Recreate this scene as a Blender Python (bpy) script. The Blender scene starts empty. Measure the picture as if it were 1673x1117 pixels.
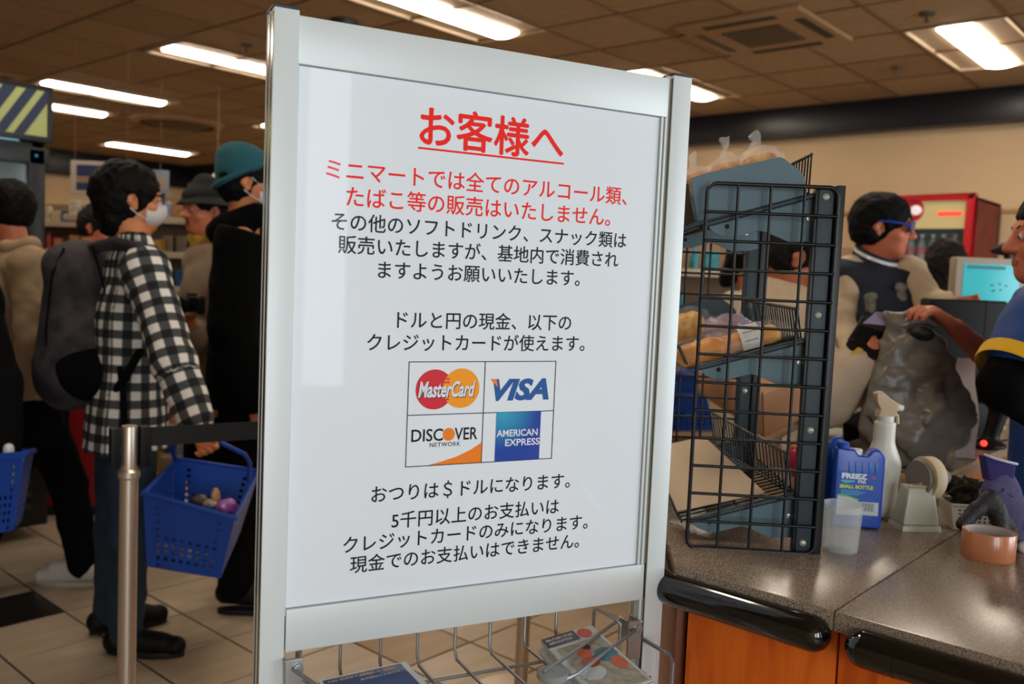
import bpy, bmesh, math, random
import numpy as np
import openvdb
from mathutils import Vector, Matrix
random.seed(7)
rng = np.random.default_rng(7)
SC = bpy.context.scene
COL = SC.collection
PI = math.pi
def rad(a): return a*PI/180
V = Vector
# ---------------------------------------------------------------- camera
# world: floor z=0, +X and +Y follow the shop's walls, camera at the origin, eye height 1.36 m
CAM = V((0, 0, 1.36)); FPX = 1460.0
_yaw = rad(48.6); _p = math.atan(105/1460); _r = math.atan(.043)
fwd = V((math.cos(rad(41.4)), math.sin(rad(41.4)), 0)); rgt = V((math.cos(_yaw), -math.sin(_yaw), 0)); UP = V((0, 0, 1))
cF = fwd*math.cos(_p) - UP*math.sin(_p)
_U = UP*math.cos(_p) + fwd*math.sin(_p)
cR = rgt*math.cos(_r) + _U*math.sin(_r)
cU = _U*math.cos(_r) - rgt*math.sin(_r)
cam_d = bpy.data.cameras.new('camera'); cam = bpy.data.objects.new('camera', cam_d); COL.objects.link(cam)
m = Matrix.Identity(4)
for i, a in enumerate((cR, cU, -cF)):
    for j in range(3): m[j][i] = a[j]
m.translation = CAM
cam.matrix_world = m
cam_d.sensor_width = 36; cam_d.lens = FPX/1673*36; cam_d.clip_start = .05; cam_d.clip_end = 100
cam_d.dof.use_dof = True; cam_d.dof.focus_distance = 1.38; cam_d.dof.aperture_fstop = 4.5
SC.camera = cam
def ray(px, py): return cF + cR*((px-836.5)/FPX) - cU*((py-558.5)/FPX)
def atd(px, py, d): return CAM + ray(px, py)*d                    # point at depth d
def atz(px, py, z):
    r = ray(px, py); return CAM + r*((z-CAM.z)/r.z)
def atp(px, py, p0, n):
    r = ray(px, py); return CAM + r*((V(p0)-CAM).dot(n)/r.dot(n))
# ---------------------------------------------------------------- world, daylight, exposure
W = bpy.data.worlds.new('world'); SC.world = W; W.use_nodes = True
W.node_tree.nodes['Background'].inputs[0].default_value = (.55, .62, .75, 1)
W.node_tree.nodes['Background'].inputs[1].default_value = .30
SC.view_settings.view_transform = 'Standard'; SC.view_settings.look = 'None'
SC.view_settings.exposure = 0.0; SC.view_settings.gamma = 1; SC.view_settings.use_curve_mapping = False
WIN = [(-3.3, -1.9), (-1.65, -.45), (.06, .40), (2.4, 4.0), (4.3, 6.1)]      # window openings in the shop front (x from, x to), behind the camera
YW = -3.0
for i, (xa, xb) in enumerate(WIN):
    ld = bpy.data.lights.new('window_daylight', 'AREA'); ld.shape = 'RECTANGLE'; ld.size = xb-xa; ld.size_y = 1.95
    ld.energy = 27*(xb-xa)*1.95*(1.0, 1.0, .5, 1.0, .9)[i]; ld.color = (.86, .94, 1.0)
    lo = bpy.data.objects.new('window_daylight', ld); COL.objects.link(lo)
    lo.location = ((xa+xb)/2, YW-.16, 1.65); lo.rotation_euler = (rad(90), 0, 0)   # faces +Y into the shop
# ---------------------------------------------------------------- materials
def lin(c):
    c = c/255 if c > 1 else c
    return c/12.92 if c <= .04045 else ((c+.055)/1.055)**2.4
def rgb(h):
    return tuple(lin(int(h[i:i+2], 16)/255) for i in (0, 2, 4)) + (1,)
MATS = {}
def M(name, col, rough=.5, metal=0, var=0, vscale=20, bump=0, bscale=60, emis=0, trans=0, alpha=1, spec=.5, coat=0, ior=1.45, sheen=0, stretch=None, sub=0):
    if name in MATS: return MATS[name]
    m = bpy.data.materials.new(name); m.use_nodes = True; nt = m.node_tree; b = nt.nodes['Principled BSDF']
    c = rgb(col) if isinstance(col, str) else tuple(col)+(1,)
    b.inputs['Base Color'].default_value = c; b.inputs['Roughness'].default_value = rough; b.inputs['Metallic'].default_value = metal
    b.inputs['Specular IOR Level'].default_value = spec; b.inputs['IOR'].default_value = ior
    b.inputs['Transmission Weight'].default_value = trans; b.inputs['Alpha'].default_value = alpha
    b.inputs['Coat Weight'].default_value = coat; b.inputs['Sheen Weight'].default_value = sheen
    b.inputs['Subsurface Weight'].default_value = sub
    if sub: b.inputs['Subsurface Radius'].default_value = (.01, .005, .003)
    if emis: b.inputs['Emission Color'].default_value = c; b.inputs['Emission Strength'].default_value = emis
    if var or bump:
        tc = nt.nodes.new('ShaderNodeTexCoord'); mp = nt.nodes.new('ShaderNodeMapping'); nt.links.new(tc.outputs['Object'], mp.inputs[0])
        if stretch: mp.inputs['Scale'].default_value = stretch
    if var:
        n = nt.nodes.new('ShaderNodeTexNoise'); n.inputs['Scale'].default_value = vscale; n.inputs['Detail'].default_value = 4
        nt.links.new(mp.outputs[0], n.inputs['Vector'])
        r = nt.nodes.new('ShaderNodeMapRange'); r.inputs['From Min'].default_value = .3; r.inputs['From Max'].default_value = .7
        r.inputs['To Min'].default_value = 1-var; r.inputs['To Max'].default_value = 1+var
        nt.links.new(n.outputs[0], r.inputs[0])
        mx = nt.nodes.new('ShaderNodeVectorMath'); mx.operation = 'SCALE'; mx.inputs[0].default_value = c[:3]
        nt.links.new(r.outputs[0], mx.inputs['Scale']); nt.links.new(mx.outputs[0], b.inputs['Base Color'])
    if bump:
        n = nt.nodes.new('ShaderNodeTexNoise'); n.inputs['Scale'].default_value = bscale; n.inputs['Detail'].default_value = 3
        nt.links.new(mp.outputs[0], n.inputs['Vector'])
        bp = nt.nodes.new('ShaderNodeBump'); bp.inputs['Strength'].default_value = bump; bp.inputs['Distance'].default_value = .01
        nt.links.new(n.outputs[0], bp.inputs['Height']); nt.links.new(bp.outputs[0], b.inputs['Normal'])
    MATS[name] = m; return m
def ramp_mat(name, cols, scale=100, rough=.4, detail=3, stretch=None, bump=0, coat=0, tex='noise', lo=.3, hi=.7, distort=0):
    m = M(name, '808080', rough, coat=coat); nt = m.node_tree; b = nt.nodes['Principled BSDF']
    tc = nt.nodes.new('ShaderNodeTexCoord'); mp = nt.nodes.new('ShaderNodeMapping'); nt.links.new(tc.outputs['Object'], mp.inputs[0])
    if stretch: mp.inputs['Scale'].default_value = stretch
    if tex == 'noise':
        n = nt.nodes.new('ShaderNodeTexNoise'); n.inputs['Detail'].default_value = detail; n.inputs['Distortion'].default_value = distort
    else: n = nt.nodes.new('ShaderNodeTexVoronoi')
    n.inputs['Scale'].default_value = scale; nt.links.new(mp.outputs[0], n.inputs['Vector'])
    cr = nt.nodes.new('ShaderNodeValToRGB'); e = cr.color_ramp.elements
    while len(e) < len(cols): e.new(.5)
    for i, c in enumerate(cols):
        e[i].position = lo+(hi-lo)*i/(len(cols)-1); e[i].color = rgb(c)
    nt.links.new(n.outputs['Fac' if tex == 'noise' else 'Color'], cr.inputs[0]); nt.links.new(cr.outputs[0], b.inputs['Base Color'])
    if bump:
        bp = nt.nodes.new('ShaderNodeBump'); bp.inputs['Strength'].default_value = bump; bp.inputs['Distance'].default_value = .003
        nt.links.new(n.outputs[0], bp.inputs['Height']); nt.links.new(bp.outputs[0], b.inputs['Normal'])
    return m
# ---------------------------------------------------------------- objects
WM = {}                                                            # world matrix of every object, by name
def tag(o, label=None, cat=None, group=None, kind=None):
    if label: o['label'] = label
    if cat: o['category'] = cat
    if group: o['group'] = group
    if kind: o['kind'] = kind
    return o
def thing(name, label, cat, loc, rz=0, group=None):
    o = bpy.data.objects.new(name, None); COL.objects.link(o); o.empty_display_size = .05
    o.location = loc; o.rotation_euler = (0, 0, rz)
    WM[o.name] = Matrix.Translation(V(loc)) @ Matrix.Rotation(rz, 4, 'Z')
    return tag(o, label, cat, group)
def obj(name, me, mat, parent=None, space='w', label=None):
    """link a mesh; vertices are in world space ('w') or in the parent's own space ('l')"""
    o = bpy.data.objects.new(name, me); COL.objects.link(o)
    if mat is not None:
        me.materials.clear()
        for q in (mat if isinstance(mat, (list, tuple)) else [mat]): me.materials.append(q)
    if parent is not None:
        pw = WM[parent.name]; o.parent = parent
        if space == 'w': me.transform(pw.inverted())
        WM[o.name] = pw.copy()
    else: WM[o.name] = Matrix.Identity(4)
    if label: o['label'] = label
    return o
def recenter(o):
    """give a top-level mesh an origin at its own base"""
    me = o.data; co = np.empty(len(me.vertices)*3); me.vertices.foreach_get('co', co); co = co.reshape(-1, 3)
    c = (co.min(0)+co.max(0))/2; c[2] = co[:, 2].min()
    me.transform(Matrix.Translation(-V(c))); o.location = V(c); WM[o.name] = Matrix.Translation(V(c)); return o
def single(name, me, mat, label, cat, group=None):
    return tag(recenter(obj(name, me, mat)), label, cat, group)
def copy_tree(o, parent=None):
    c = o.copy(); COL.objects.link(c); c.parent = parent
    for ch in list(o.children): copy_tree(ch, c)
    return c
class MB:
    def __init__(s): s.v = []; s.f = []; s.mi = []; s.cur = 0
    def add(s, vs, fs):
        b = len(s.v); s.v += [tuple(p) for p in vs]; s.f += [tuple(b+i for i in f) for f in fs]; s.mi += [s.cur]*len(fs); return s
    def box(s, lo, hi): 
        x0, y0, z0 = lo; x1, y1, z1 = hi
        return s.hexa([(x0,y0,z0),(x1,y0,z0),(x1,y1,z0),(x0,y1,z0),(x0,y0,z1),(x1,y0,z1),(x1,y1,z1),(x0,y1,z1)])
    def hexa(s, p):
        return s.add(p, [(0,3,2,1),(4,5,6,7),(0,1,5,4),(1,2,6,5),(2,3,7,6),(3,0,4,7)])
    def obox(s, c, ax, ay, az):
        """box from centre and three half-axis vectors"""
        c, ax, ay, az = V(c), V(ax), V(ay), V(az)
        return s.hexa([c+ax*i+ay*j+az*k for k in (-1, 1) for i, j in ((-1,-1),(1,-1),(1,1),(-1,1))])
    def prism(s, poly, d):
        d = V(d); n = len(poly); a = [V(p) for p in poly]; b = [p+d for p in a]
        return s.add(a+b, [tuple(range(n))[::-1], tuple(range(n, 2*n))] + [(i, (i+1) % n, (i+1) % n+n, i+n) for i in range(n)])
    def cyl(s, a, b, r0, r1=None, n=16):
        return s.tube([a, b], r0, n, r1=r1)
    def tube(s, pts, r, n=8, closed=False, r1=None, cap=True):
        pts = [V(p) for p in pts]; k = len(pts); rings = []; prev = None
        for i, p in enumerate(pts):
            if closed: t = (pts[(i+1) % k]-pts[i-1]).normalized()
            else: t = (pts[min(i+1, k-1)]-pts[max(i-1, 0)]).normalized()
            if prev is None: a = t.orthogonal().normalized()
            else:
                a = prev - t*prev.dot(t); a = a.normalized() if a.length > 1e-6 else t.orthogonal().normalized()
            prev = a; b = t.cross(a); rr = r if r1 is None else r+(r1-r)*i/(k-1)
            if isinstance(r, (list, tuple)): rr = r[i]
            rings.append([p+(a*math.cos(2*PI*j/n)+b*math.sin(2*PI*j/n))*rr for j in range(n)])
        vs = [q for g in rings for q in g]; fs = []
        for i in range(k if closed else k-1):
            o, o2 = i*n, ((i+1) % k)*n
            fs += [(o+j, o+(j+1) % n, o2+(j+1) % n, o2+j) for j in range(n)]
        if cap and not closed: fs += [tuple(range(n))[::-1], tuple(range((k-1)*n, k*n))]
        return s.add(vs, fs)
    def sphere(s, c, r, nu=16, nv=10, sc=(1,1,1), R=None):
        vs = []; fs = []; c = V(c); R = R or Matrix.Identity(3)
        for i in range(nv+1):
            th = PI*i/nv
            for j in range(nu):
                ph = 2*PI*j/nu; vs.append(c + R @ V((r*sc[0]*math.sin(th)*math.cos(ph), r*sc[1]*math.sin(th)*math.sin(ph), r*sc[2]*math.cos(th))))
        for i in range(nv):
            for j in range(nu):
                fs.append((i*nu+j, (i+1)*nu+j, (i+1)*nu+(j+1) % nu, i*nu+(j+1) % nu))
        return s.add(vs, fs)
    def lathe(s, c, prof, n=24, axis=(0, 0, 1), sx=1, sy=1):
        """prof: (radius, height) pairs from bottom to top"""
        ax = V(axis).normalized(); a = ax.orthogonal().normalized() if abs(ax.z) < .99 else V((1, 0, 0)); b = ax.cross(a); c = V(c)
        vs = [c+ax*h+(a*math.cos(2*PI*j/n)*sx+b*math.sin(2*PI*j/n)*sy)*r for r, h in prof for j in range(n)]; fs = []
        for i in range(len(prof)-1):
            fs += [(i*n+j, i*n+(j+1) % n, (i+1)*n+(j+1) % n, (i+1)*n+j) for j in range(n)]
        return s.add(vs, fs)
    def mesh(s, bevel=0, seg=2, ang=35, solid=0, sub=0):
        me = bpy.data.meshes.new('m'); bm = bmesh.new()
        bv = [bm.verts.new(p) for p in s.v]
        for f, mi in zip(s.f, s.mi):
            try: q = bm.faces.new([bv[i] for i in f]); q.material_index = mi
            except ValueError: pass
        if not solid: bmesh.ops.remove_doubles(bm, verts=bm.verts, dist=1e-6)
        bmesh.ops.dissolve_degenerate(bm, edges=bm.edges, dist=1e-7)
        bmesh.ops.recalc_face_normals(bm, faces=bm.faces)
        if bevel:
            ed = [e for e in bm.edges if len(e.link_faces) == 2 and e.calc_face_angle(0) > rad(30)]
            bmesh.ops.bevel(bm, geom=ed, offset=bevel, segments=seg, affect='EDGES', profile=.6, clamp_overlap=True)
        for f in bm.faces: f.smooth = True
        for e in bm.edges:
            if len(e.link_faces) != 2 or e.calc_face_angle(0) > rad(ang): e.smooth = False
        bm.to_mesh(me); bm.free(); return me
def rbox(lo, hi, bevel=.003, seg=2): return MB().box(lo, hi).mesh(bevel, seg)
# ---------------------------------------------------------------- soft shapes from a distance field
class SD:
    """smooth union of round cones and ellipsoids, meshed once; every primitive may be flattened along an axis"""
    def __init__(s): s.p = []
    def cone(s, a, b, ra, rb, k=.02, flat=None): s.p.append(('c', V(a), V(b), ra, rb, k, flat, 1)); return s
    def ell(s, c, r, R=None, k=.02, sub=False): s.p.append(('e', V(c), V(r), R, None, k, None, -1 if sub else 1)); return s
    def subcone(s, a, b, ra, rb, k=.02): s.p.append(('c', V(a), V(b), ra, rb, k, None, -1)); return s
    def half(s, p, n, k=.01): s.p.append(('h', V(p), V(n), 0, 0, k, None, -1)); return s     # cuts away the side n points to
    def mesh(s, vox=.008, noise=None, adapt=0.0, smooth=True):
        lo = np.full(3, 1e9); hi = -lo
        for q in s.p:
            if q[0] == 'h' or q[7] < 0: continue
            if q[0] == 'c': pts = [np.array(q[1])-max(q[3], q[4]), np.array(q[1])+max(q[3], q[4]), np.array(q[2])-max(q[3], q[4]), np.array(q[2])+max(q[3], q[4])]
            else: r = max(q[2]); pts = [np.array(q[1])-r, np.array(q[1])+r]
            for p in pts: lo = np.minimum(lo, p); hi = np.maximum(hi, p)
        lo -= .03; hi += .03; n = np.ceil((hi-lo)/vox).astype(int)+1
        D = np.full(n, .05, np.float32)
        for q in s.p:
            kind, A, B, ra, rb, k, flat, sg = q
            if kind == 'h': i0 = np.zeros(3, int); i1 = n
            else:
                pad = .05+k
                if kind == 'c': l = np.minimum(A, B)-max(ra, rb)-pad; h = np.maximum(A, B)+max(ra, rb)+pad
                else: l = np.array(A)-max(B)-pad; h = np.array(A)+max(B)+pad
                i0 = np.clip(((l-lo)/vox).astype(int), 0, n); i1 = np.clip(((h-lo)/vox).astype(int)+1, 0, n)
                if (i1 <= i0).any(): continue
            g = [lo[i]+vox*np.arange(i0[i], i1[i], dtype=np.float32) for i in range(3)]
            X, Y, Z = g[0][:, None, None]-A.x, g[1][None, :, None]-A.y, g[2][None, None, :]-A.z
            if kind == 'c':
                ba = B-A; L2 = max(ba.length_squared, 1e-9)
                t = np.clip((X*ba.x+Y*ba.y+Z*ba.z)/L2, 0, 1)
                dx, dy, dz = X-ba.x*t, Y-ba.y*t, Z-ba.z*t
                d2 = dx*dx+dy*dy+dz*dz
                if flat is not None:
                    fx, ff = V(flat[0]).normalized(), flat[1]; c = dx*fx.x+dy*fx.y+dz*fx.z; d2 = d2+c*c*(ff*ff-1)
                d = np.sqrt(d2)-(ra+(rb-ra)*t)
            elif kind == 'e':
                if ra is not None:
                    R = ra.transposed()
                    x, y, z = (R[i][0]*X+R[i][1]*Y+R[i][2]*Z for i in range(3))
                else: x, y, z = X, Y, Z
                k0 = np.sqrt((x/B.x)**2+(y/B.y)**2+(z/B.z)**2)
                k1 = np.sqrt((x/B.x**2)**2+(y/B.y**2)**2+(z/B.z**2)**2)+1e-6
                d = np.where(k0 < .05, -min(B)*.95, k0*(k0-1)/k1)
            else: d = -(X*B.x+Y*B.y+Z*B.z)+0*X
            sl = tuple(slice(i0[i], i1[i]) for i in range(3)); o = D[sl]; d = d.astype(np.float32)
            if sg < 0:
                d = -d; h = np.maximum(k-np.abs(o-d), 0)/k; D[sl] = np.maximum(o, d)+h*h*k*.25
            else:
                h = np.maximum(k-np.abs(o-d), 0)/k; D[sl] = np.minimum(o, d)-h*h*k*.25
        if noise:
            g = [lo[i]+vox*np.arange(n[i], dtype=np.float32) for i in range(3)]
            X, Y, Z = g[0][:, None, None], g[1][None, :, None], g[2][None, None, :]
            for amp, fr in noise:
                a, b, c = rng.uniform(0, 6.28, 3); fx, fy, fz = (fr*rng.uniform(.6, 1.3, 3)) if not isinstance(fr, tuple) else fr
                w = np.sin(Z*fz*.5+b)*2+np.sin(X*fx*.6+c)
                if amp < 0:                                        # sharp creases
                    D += (amp*(1-2*np.abs(np.sin(X*fx*.5+Y*fy*.5+w*.8+a)))*np.cos(Z*fz*.5+w*.4+b)).astype(np.float32); continue
                D += (amp*np.sin(X*fx+w+a)*np.sin(Y*fy+w*.7+b)*np.cos(Z*fz+w*.5+c)).astype(np.float32)
        D[0] = D[-1] = .05; D[:, 0] = D[:, -1] = .05; D[:, :, 0] = D[:, :, -1] = .05
        g = openvdb.FloatGrid(.05); g.copyFromArray(np.clip(D, -.05, .05))
        P, T, Q = g.convertToPolygons(isovalue=0.0, adaptivity=adapt)
        P = P*vox+lo; me = bpy.data.meshes.new('m')
        loops = np.concatenate([Q[:, ::-1].ravel(), T[:, ::-1].ravel()]).astype(np.int32)
        cnt = np.concatenate([np.full(len(Q), 4), np.full(len(T), 3)]).astype(np.int32)
        me.vertices.add(len(P)); me.vertices.foreach_set('co', P.astype(np.float32).ravel())
        me.loops.add(len(loops)); me.loops.foreach_set('vertex_index', loops)
        me.polygons.add(len(cnt)); me.polygons.foreach_set('loop_start', np.concatenate([[0], np.cumsum(cnt)[:-1]]).astype(np.int32))
        me.polygons.foreach_set('use_smooth', np.ones(len(cnt), bool))
        me.update(calc_edges=True); me.validate(); return me
TXT = {}
def text_mesh(s, depth=.0003, offset=0, shear=0, squeeze=1, spacing=1):
    """flat lettering as a thin mesh in the xz plane facing -y; returns mesh and its bounds"""
    cu = bpy.data.curves.new('t', 'FONT'); cu.body = s; cu.size = 1; cu.offset = offset; cu.shear = shear; cu.space_character = spacing; cu.resolution_u = 3
    o = bpy.data.objects.new('t', cu); COL.objects.link(o)
    dg = bpy.context.evaluated_depsgraph_get(); me = bpy.data.meshes.new_from_object(o.evaluated_get(dg))
    bpy.data.objects.remove(o); bpy.data.curves.remove(cu)
    co = np.empty(len(me.vertices)*3); me.vertices.foreach_get('co', co); co = co.reshape(-1, 3)
    return me, co.min(0), co.max(0)
def text_fit(s, x0, x1, zc, y, h=None, **kw):
    """lettering between x0 and x1, centred on zc, in plane y (local space, seen from -y)"""
    me, lo, hi = text_mesh(s, **kw); k = (x1-x0)/(hi[0]-lo[0]); kz = k if h is None else h/(hi[1]-lo[1])
    cz = (lo[1]+hi[1])/2
    T = Matrix(((k, 0, 0, x0-lo[0]*k), (0, 0, 1, y), (0, kz, 0, zc-cz*kz), (0, 0, 0, 1)))
    me.transform(T); return me
# ================================================================ THE SETTING
H = 2.95; XR = 7.68; YB = 14.0; XL = -3.6
def struct(name, me, mat, parent=None, label=None):
    o = obj(name, me, mat, parent)
    if parent is None: o['kind'] = 'structure'
    if label: o['label'] = label
    return o
m_grout = M('grout', '2c241b', .8)
m_tile = ramp_mat('floor_tile', ['a39179', 'ab9983', 'b2a18b'], 3, .32, 4, stretch=(1, 6, 1), bump=.02)
m_tile2 = ramp_mat('floor_tile_tan', ['8c6c48', '93734e', '9a7b56'], 3, .32, 4, stretch=(1, 6, 1), bump=.02)
m_black = M('floor_tile_black', '17130f', .3)
m_ctile = M('ceiling_tile', '9a7d59', .95, var=.10, vscale=14, bump=.25, bscale=220)
m_ctile_b = M('ceiling_tile_b', '90734e', .95, var=.10, vscale=14, bump=.25, bscale=220)
m_cgrid = M('ceiling_grid', '6e5233', .6)
m_wall = M('wall_paint', 'c4a883', .85, var=.03, vscale=3)
m_navy = M('valance_navy', '0d0f18', .35, var=.3, vscale=3)
m_fixwhite = M('fixture_enamel', 'c9b49a', .5)
m_tube = M('tube_glow', (1.0, .87, .70), .4, emis=27.0)
m_frame = M('window_frame_grey', '70757a', .4, metal=.5)
# floor: tiles one by one where the camera can tell them apart
fl = struct('floor', MB().box((XL, YW-.05, -.12), (XR+.1, YB+.1, -.004)).mesh(), m_grout)
TP = .3155; TX0 = 1.413; TY0 = 3.486
tile_me = MB().box((-TP/2+.004, -TP/2+.004, -.004), (TP/2-.004, TP/2-.004, 0)).mesh(.0012, 1)
tiles = {}
for nm, mt in (('a', m_tile), ('b', m_tile2), ('k', m_black)):
    c = tile_me.copy(); c.materials.append(mt); tiles[nm] = c
def in_view(p, mg=60):
    v = V(p)-CAM; d = v.dot(cF)
    if d < .3: return None
    x = 836.5+FPX*v.dot(cR)/d; y = 558.5-FPX*v.dot(cU)/d
    return (x, y, d) if -mg < x < 1673+mg and -mg < y < 1117+mg else None
cand = []; rest = MB(); restk = MB()
for i in range(-16, 20):
    for j in range(-21, 34):
        cx = TX0+(i+.5)*TP; cy = TY0+(j+.5)*TP
        if not (XL < cx < XR and YW < cy < YB): continue
        v = in_view((cx, cy, 0), 120)
        k = 'k' if (i % 6 == 5 and j % 6 == 0) else ('b' if (i % 6 == 2 and j % 6 == 2) else 'a')
        cand.append((v[2] if v and (v[0] < 1140 or v[1] > 900) and not (v[0] > 1100) else 99, cx, cy, k))
cand.sort()
for n, (d, cx, cy, k) in enumerate(cand):
    if n < 280 and d < 90:
        o = bpy.data.objects.new('floor_tile', tiles[k]); COL.objects.link(o); o.parent = fl; o.location = (cx, cy, 0)
    else: (restk if k == 'k' else rest).box((cx-TP/2+.004, cy-TP/2+.004, -.004), (cx+TP/2-.004, cy+TP/2-.004, 0))
tag(obj('floor_tiles_beyond', rest.mesh(), m_tile, fl), kind='stuff')
if restk.v: tag(obj('dark_floor_tiles_beyond', restk.mesh(), m_black, fl), kind='stuff')
# ceiling: grid bars and lay-in tiles
ce = struct('ceiling', MB().box((XL, YW-.05, H+.03), (XR+.1, YB+.1, H+.1)).mesh(), m_cgrid)
CP = .612; CQ = .598; CX0 = 6.28; CY0 = 1.975
fixt = {}                                                          # lamp cells, (ix, iy) of the first of two cells along X
LAMPS = [(-1, -1), (-1, 3), (-5, 3), (-5, 7), (-5, 11), (-5, 13), (-1, 7), (-1, 11), (-1, 17), (-5, -1), (-9, -1), (-9, 3), (-9, 7)]  # the row nearest the camera is out of view, added for illumination
AC = (5.235, 2.64, .40)
gb = MB()
for i in range(-16, 4): x = CX0+i*CP; gb.box((x-.008, YW, H-.004), (x+.008, YB, H+.03))
for j in range(-8, 21): y = CY0+j*CQ; gb.box((XL, y-.008, H-.0035), (min(XR, XR), y+.008, H+.03))
obj('grid_bars', gb.mesh(), m_cgrid, ce)
ct_me = MB().box((-CP/2+.009, -CQ/2+.009, 0), (CP/2-.009, CQ/2-.009, .014)).mesh(.003, 1)
ct = []
for mt in (m_ctile, m_ctile_b): c = ct_me.copy(); c.materials.append(mt); ct.append(c)
lampcells = {(i+a, j) for i, j in LAMPS for a in (0, 1)}
cc = []; restc = MB()
for i in range(-16, 3):
    for j in range(-8, 21):
        if (i, j) in lampcells: continue
        cx = CX0+(i+.5)*CP; cy = CY0+(j+.5)*CQ
        if cx > XR-.1 or cy > YB-.1: continue
        v = in_view((cx, cy, H), 150); cc.append((v[2] if v else 99, cx, cy, (i*5+j*3) % 4 == 0))
cc.sort()
for n, (d, cx, cy, k) in enumerate(cc):
    if n < 270 and d < 90:
        o = bpy.data.objects.new('ceiling_tile', ct[int(k)]); COL.objects.link(o); o.parent = ce
        o.location = (cx, cy, H+.004*((n*7) % 3)/3)
    else: restc.box((cx-CP/2+.009, cy-CQ/2+.009, H), (cx+CP/2-.009, cy+CQ/2-.009, H+.014))
if restc.v: tag(obj('ceiling_tiles_beyond', restc.mesh(), m_ctile, ce), kind='stuff')
# walls
wr = struct('wall_right', MB().box((XR, YW-.05, 0), (XR+.12, YB+.1, H+.1)).mesh(), m_wall)
obj('valance', MB().box((XR-.16, YW, H-.255), (XR, YB, H+.0)).mesh(.004), m_navy, wr)
obj('picture_rail', MB().box((XR-.02, YW, 2.02), (XR, YB, 2.05)).mesh(.004), M('rail_tan', 'a98352', .6), wr)
wb = struct('wall_back', MB().box((XL-.1, YB, 0), (XR, YB+.12, H+.1)).mesh(), m_wall)
obj('valance', MB().box((XL, YB-.16, H-.36), (XR-.17, YB, H)).mesh(.004), m_navy, wb)
struct('wall_left', MB().box((XL-.12, YW-.05, 0), (XL, YB, H+.1)).mesh(), m_wall)
# shop front behind the camera: wall with five window openings
wf = MB(); xs = XL
for (xa, xb) in WIN:
    wf.box((xs, YW-.12, 0), (xa, YW, H+.1)); wf.box((xa, YW-.12, 0), (xb, YW, .62)); wf.box((xa, YW-.12, 2.68), (xb, YW, H+.1)); xs = xb
wf.box((xs, YW-.12, 0), (XR, YW, H+.1))
struct('wall_front', wf.mesh(), m_wall)
for i, (xa, xb) in enumerate(WIN):
    fr = MB().box((xa, YW-.10, .62), (xa+.05, YW-.04, 2.68)).box((xb-.05, YW-.10, .62), (xb, YW-.04, 2.68)).box((xa, YW-.10, .62), (xb, YW-.04, .67)).box((xa, YW-.10, 2.63), (xb, YW-.04, 2.68))
    struct('window_%d' % (i+1), fr.mesh(.004), m_frame)
# ceiling lamps: recessed troffers with one glowing tube cover
def troffer():
    L2, W2 = CP-.012, CQ/2-.010; t = thing('ceiling_lamp', 'x', 'ceiling light', (0, 0, H))
    b = MB().hexa([(-L2, -W2, -.004), (L2, -W2, -.004), (L2, -W2+.02, .0), (-L2, -W2+.02, .0), (-L2, -W2, .028), (L2, -W2, .028), (L2, -W2+.02, .028), (-L2, -W2+.02, .028)])
    b.box((-L2, W2-.02, -.004), (L2, W2, .028)).box((-L2, -W2, -.004), (-L2+.02, W2, .028)).box((L2-.02, -W2, -.004), (L2, W2, .028))
    obj('trim_frame', b.mesh(.002, 1), m_fixwhite, t, 'l')
    r = MB()
    for s in (-1, 1):
        r.prism([(-L2+.02, s*.10, .004), (-L2+.02, s*(W2-.02), .012), (-L2+.02, s*(W2-.02), .02), (-L2+.02, s*.10, .02)], (2*L2-.04, 0, 0))
    obj('reflector', r.mesh(), m_fixwhite, t, 'l')
    c = MB(); pr = [(-.10+.2*k/8, -.008-.014*math.sin(PI*k/8)) for k in range(9)]
    c.prism([(-L2+.05, y, z) for y, z in pr]+[(-L2+.05, .10, .012), (-L2+.05, -.10, .012)], (2*L2-.10, 0, 0))
    obj('tube_cover', c.mesh(ang=50), m_tube, t, 'l', 'glowing white tube cover')
    return t
L0 = troffer()
lamp_lab = {(-1, -1): 'glowing recessed strip light in the upper right corner above the fridge wall',
    (-1, 3): 'glowing recessed strip light half hidden behind the right top corner of the sign', (-5, 3): 'large glowing strip light directly above the top edge of the sign',
    (-5, 7): 'glowing strip light running behind the left post of the sign', (-5, 11): 'glowing strip light between the cooler header and the sign, above the round diffuser',
    (-5, 13): 'short far strip light just beside the cooler header', (-1, 17): 'farthest strip light, low over the back wall above the checked-shirt man'}
for n, (i, j) in enumerate(LAMPS):
    o = L0 if n == 0 else copy_tree(L0); o.location = (CX0+(i+1)*CP+(.05 if i == -5 else 0), CY0+(j+.5)*CQ-(.12 if (i, j) in ((-1, 3), (-5, 11)) else 0), H)
    if (i, j) == (-1, 17): o.location = (6.05, 12.25, H-.02)
    o['label'] = lamp_lab.get((i, j), 'unseen recessed ceiling strip light filling out the lamp rows'); o['group'] = 'ceiling strip lights'
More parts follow.
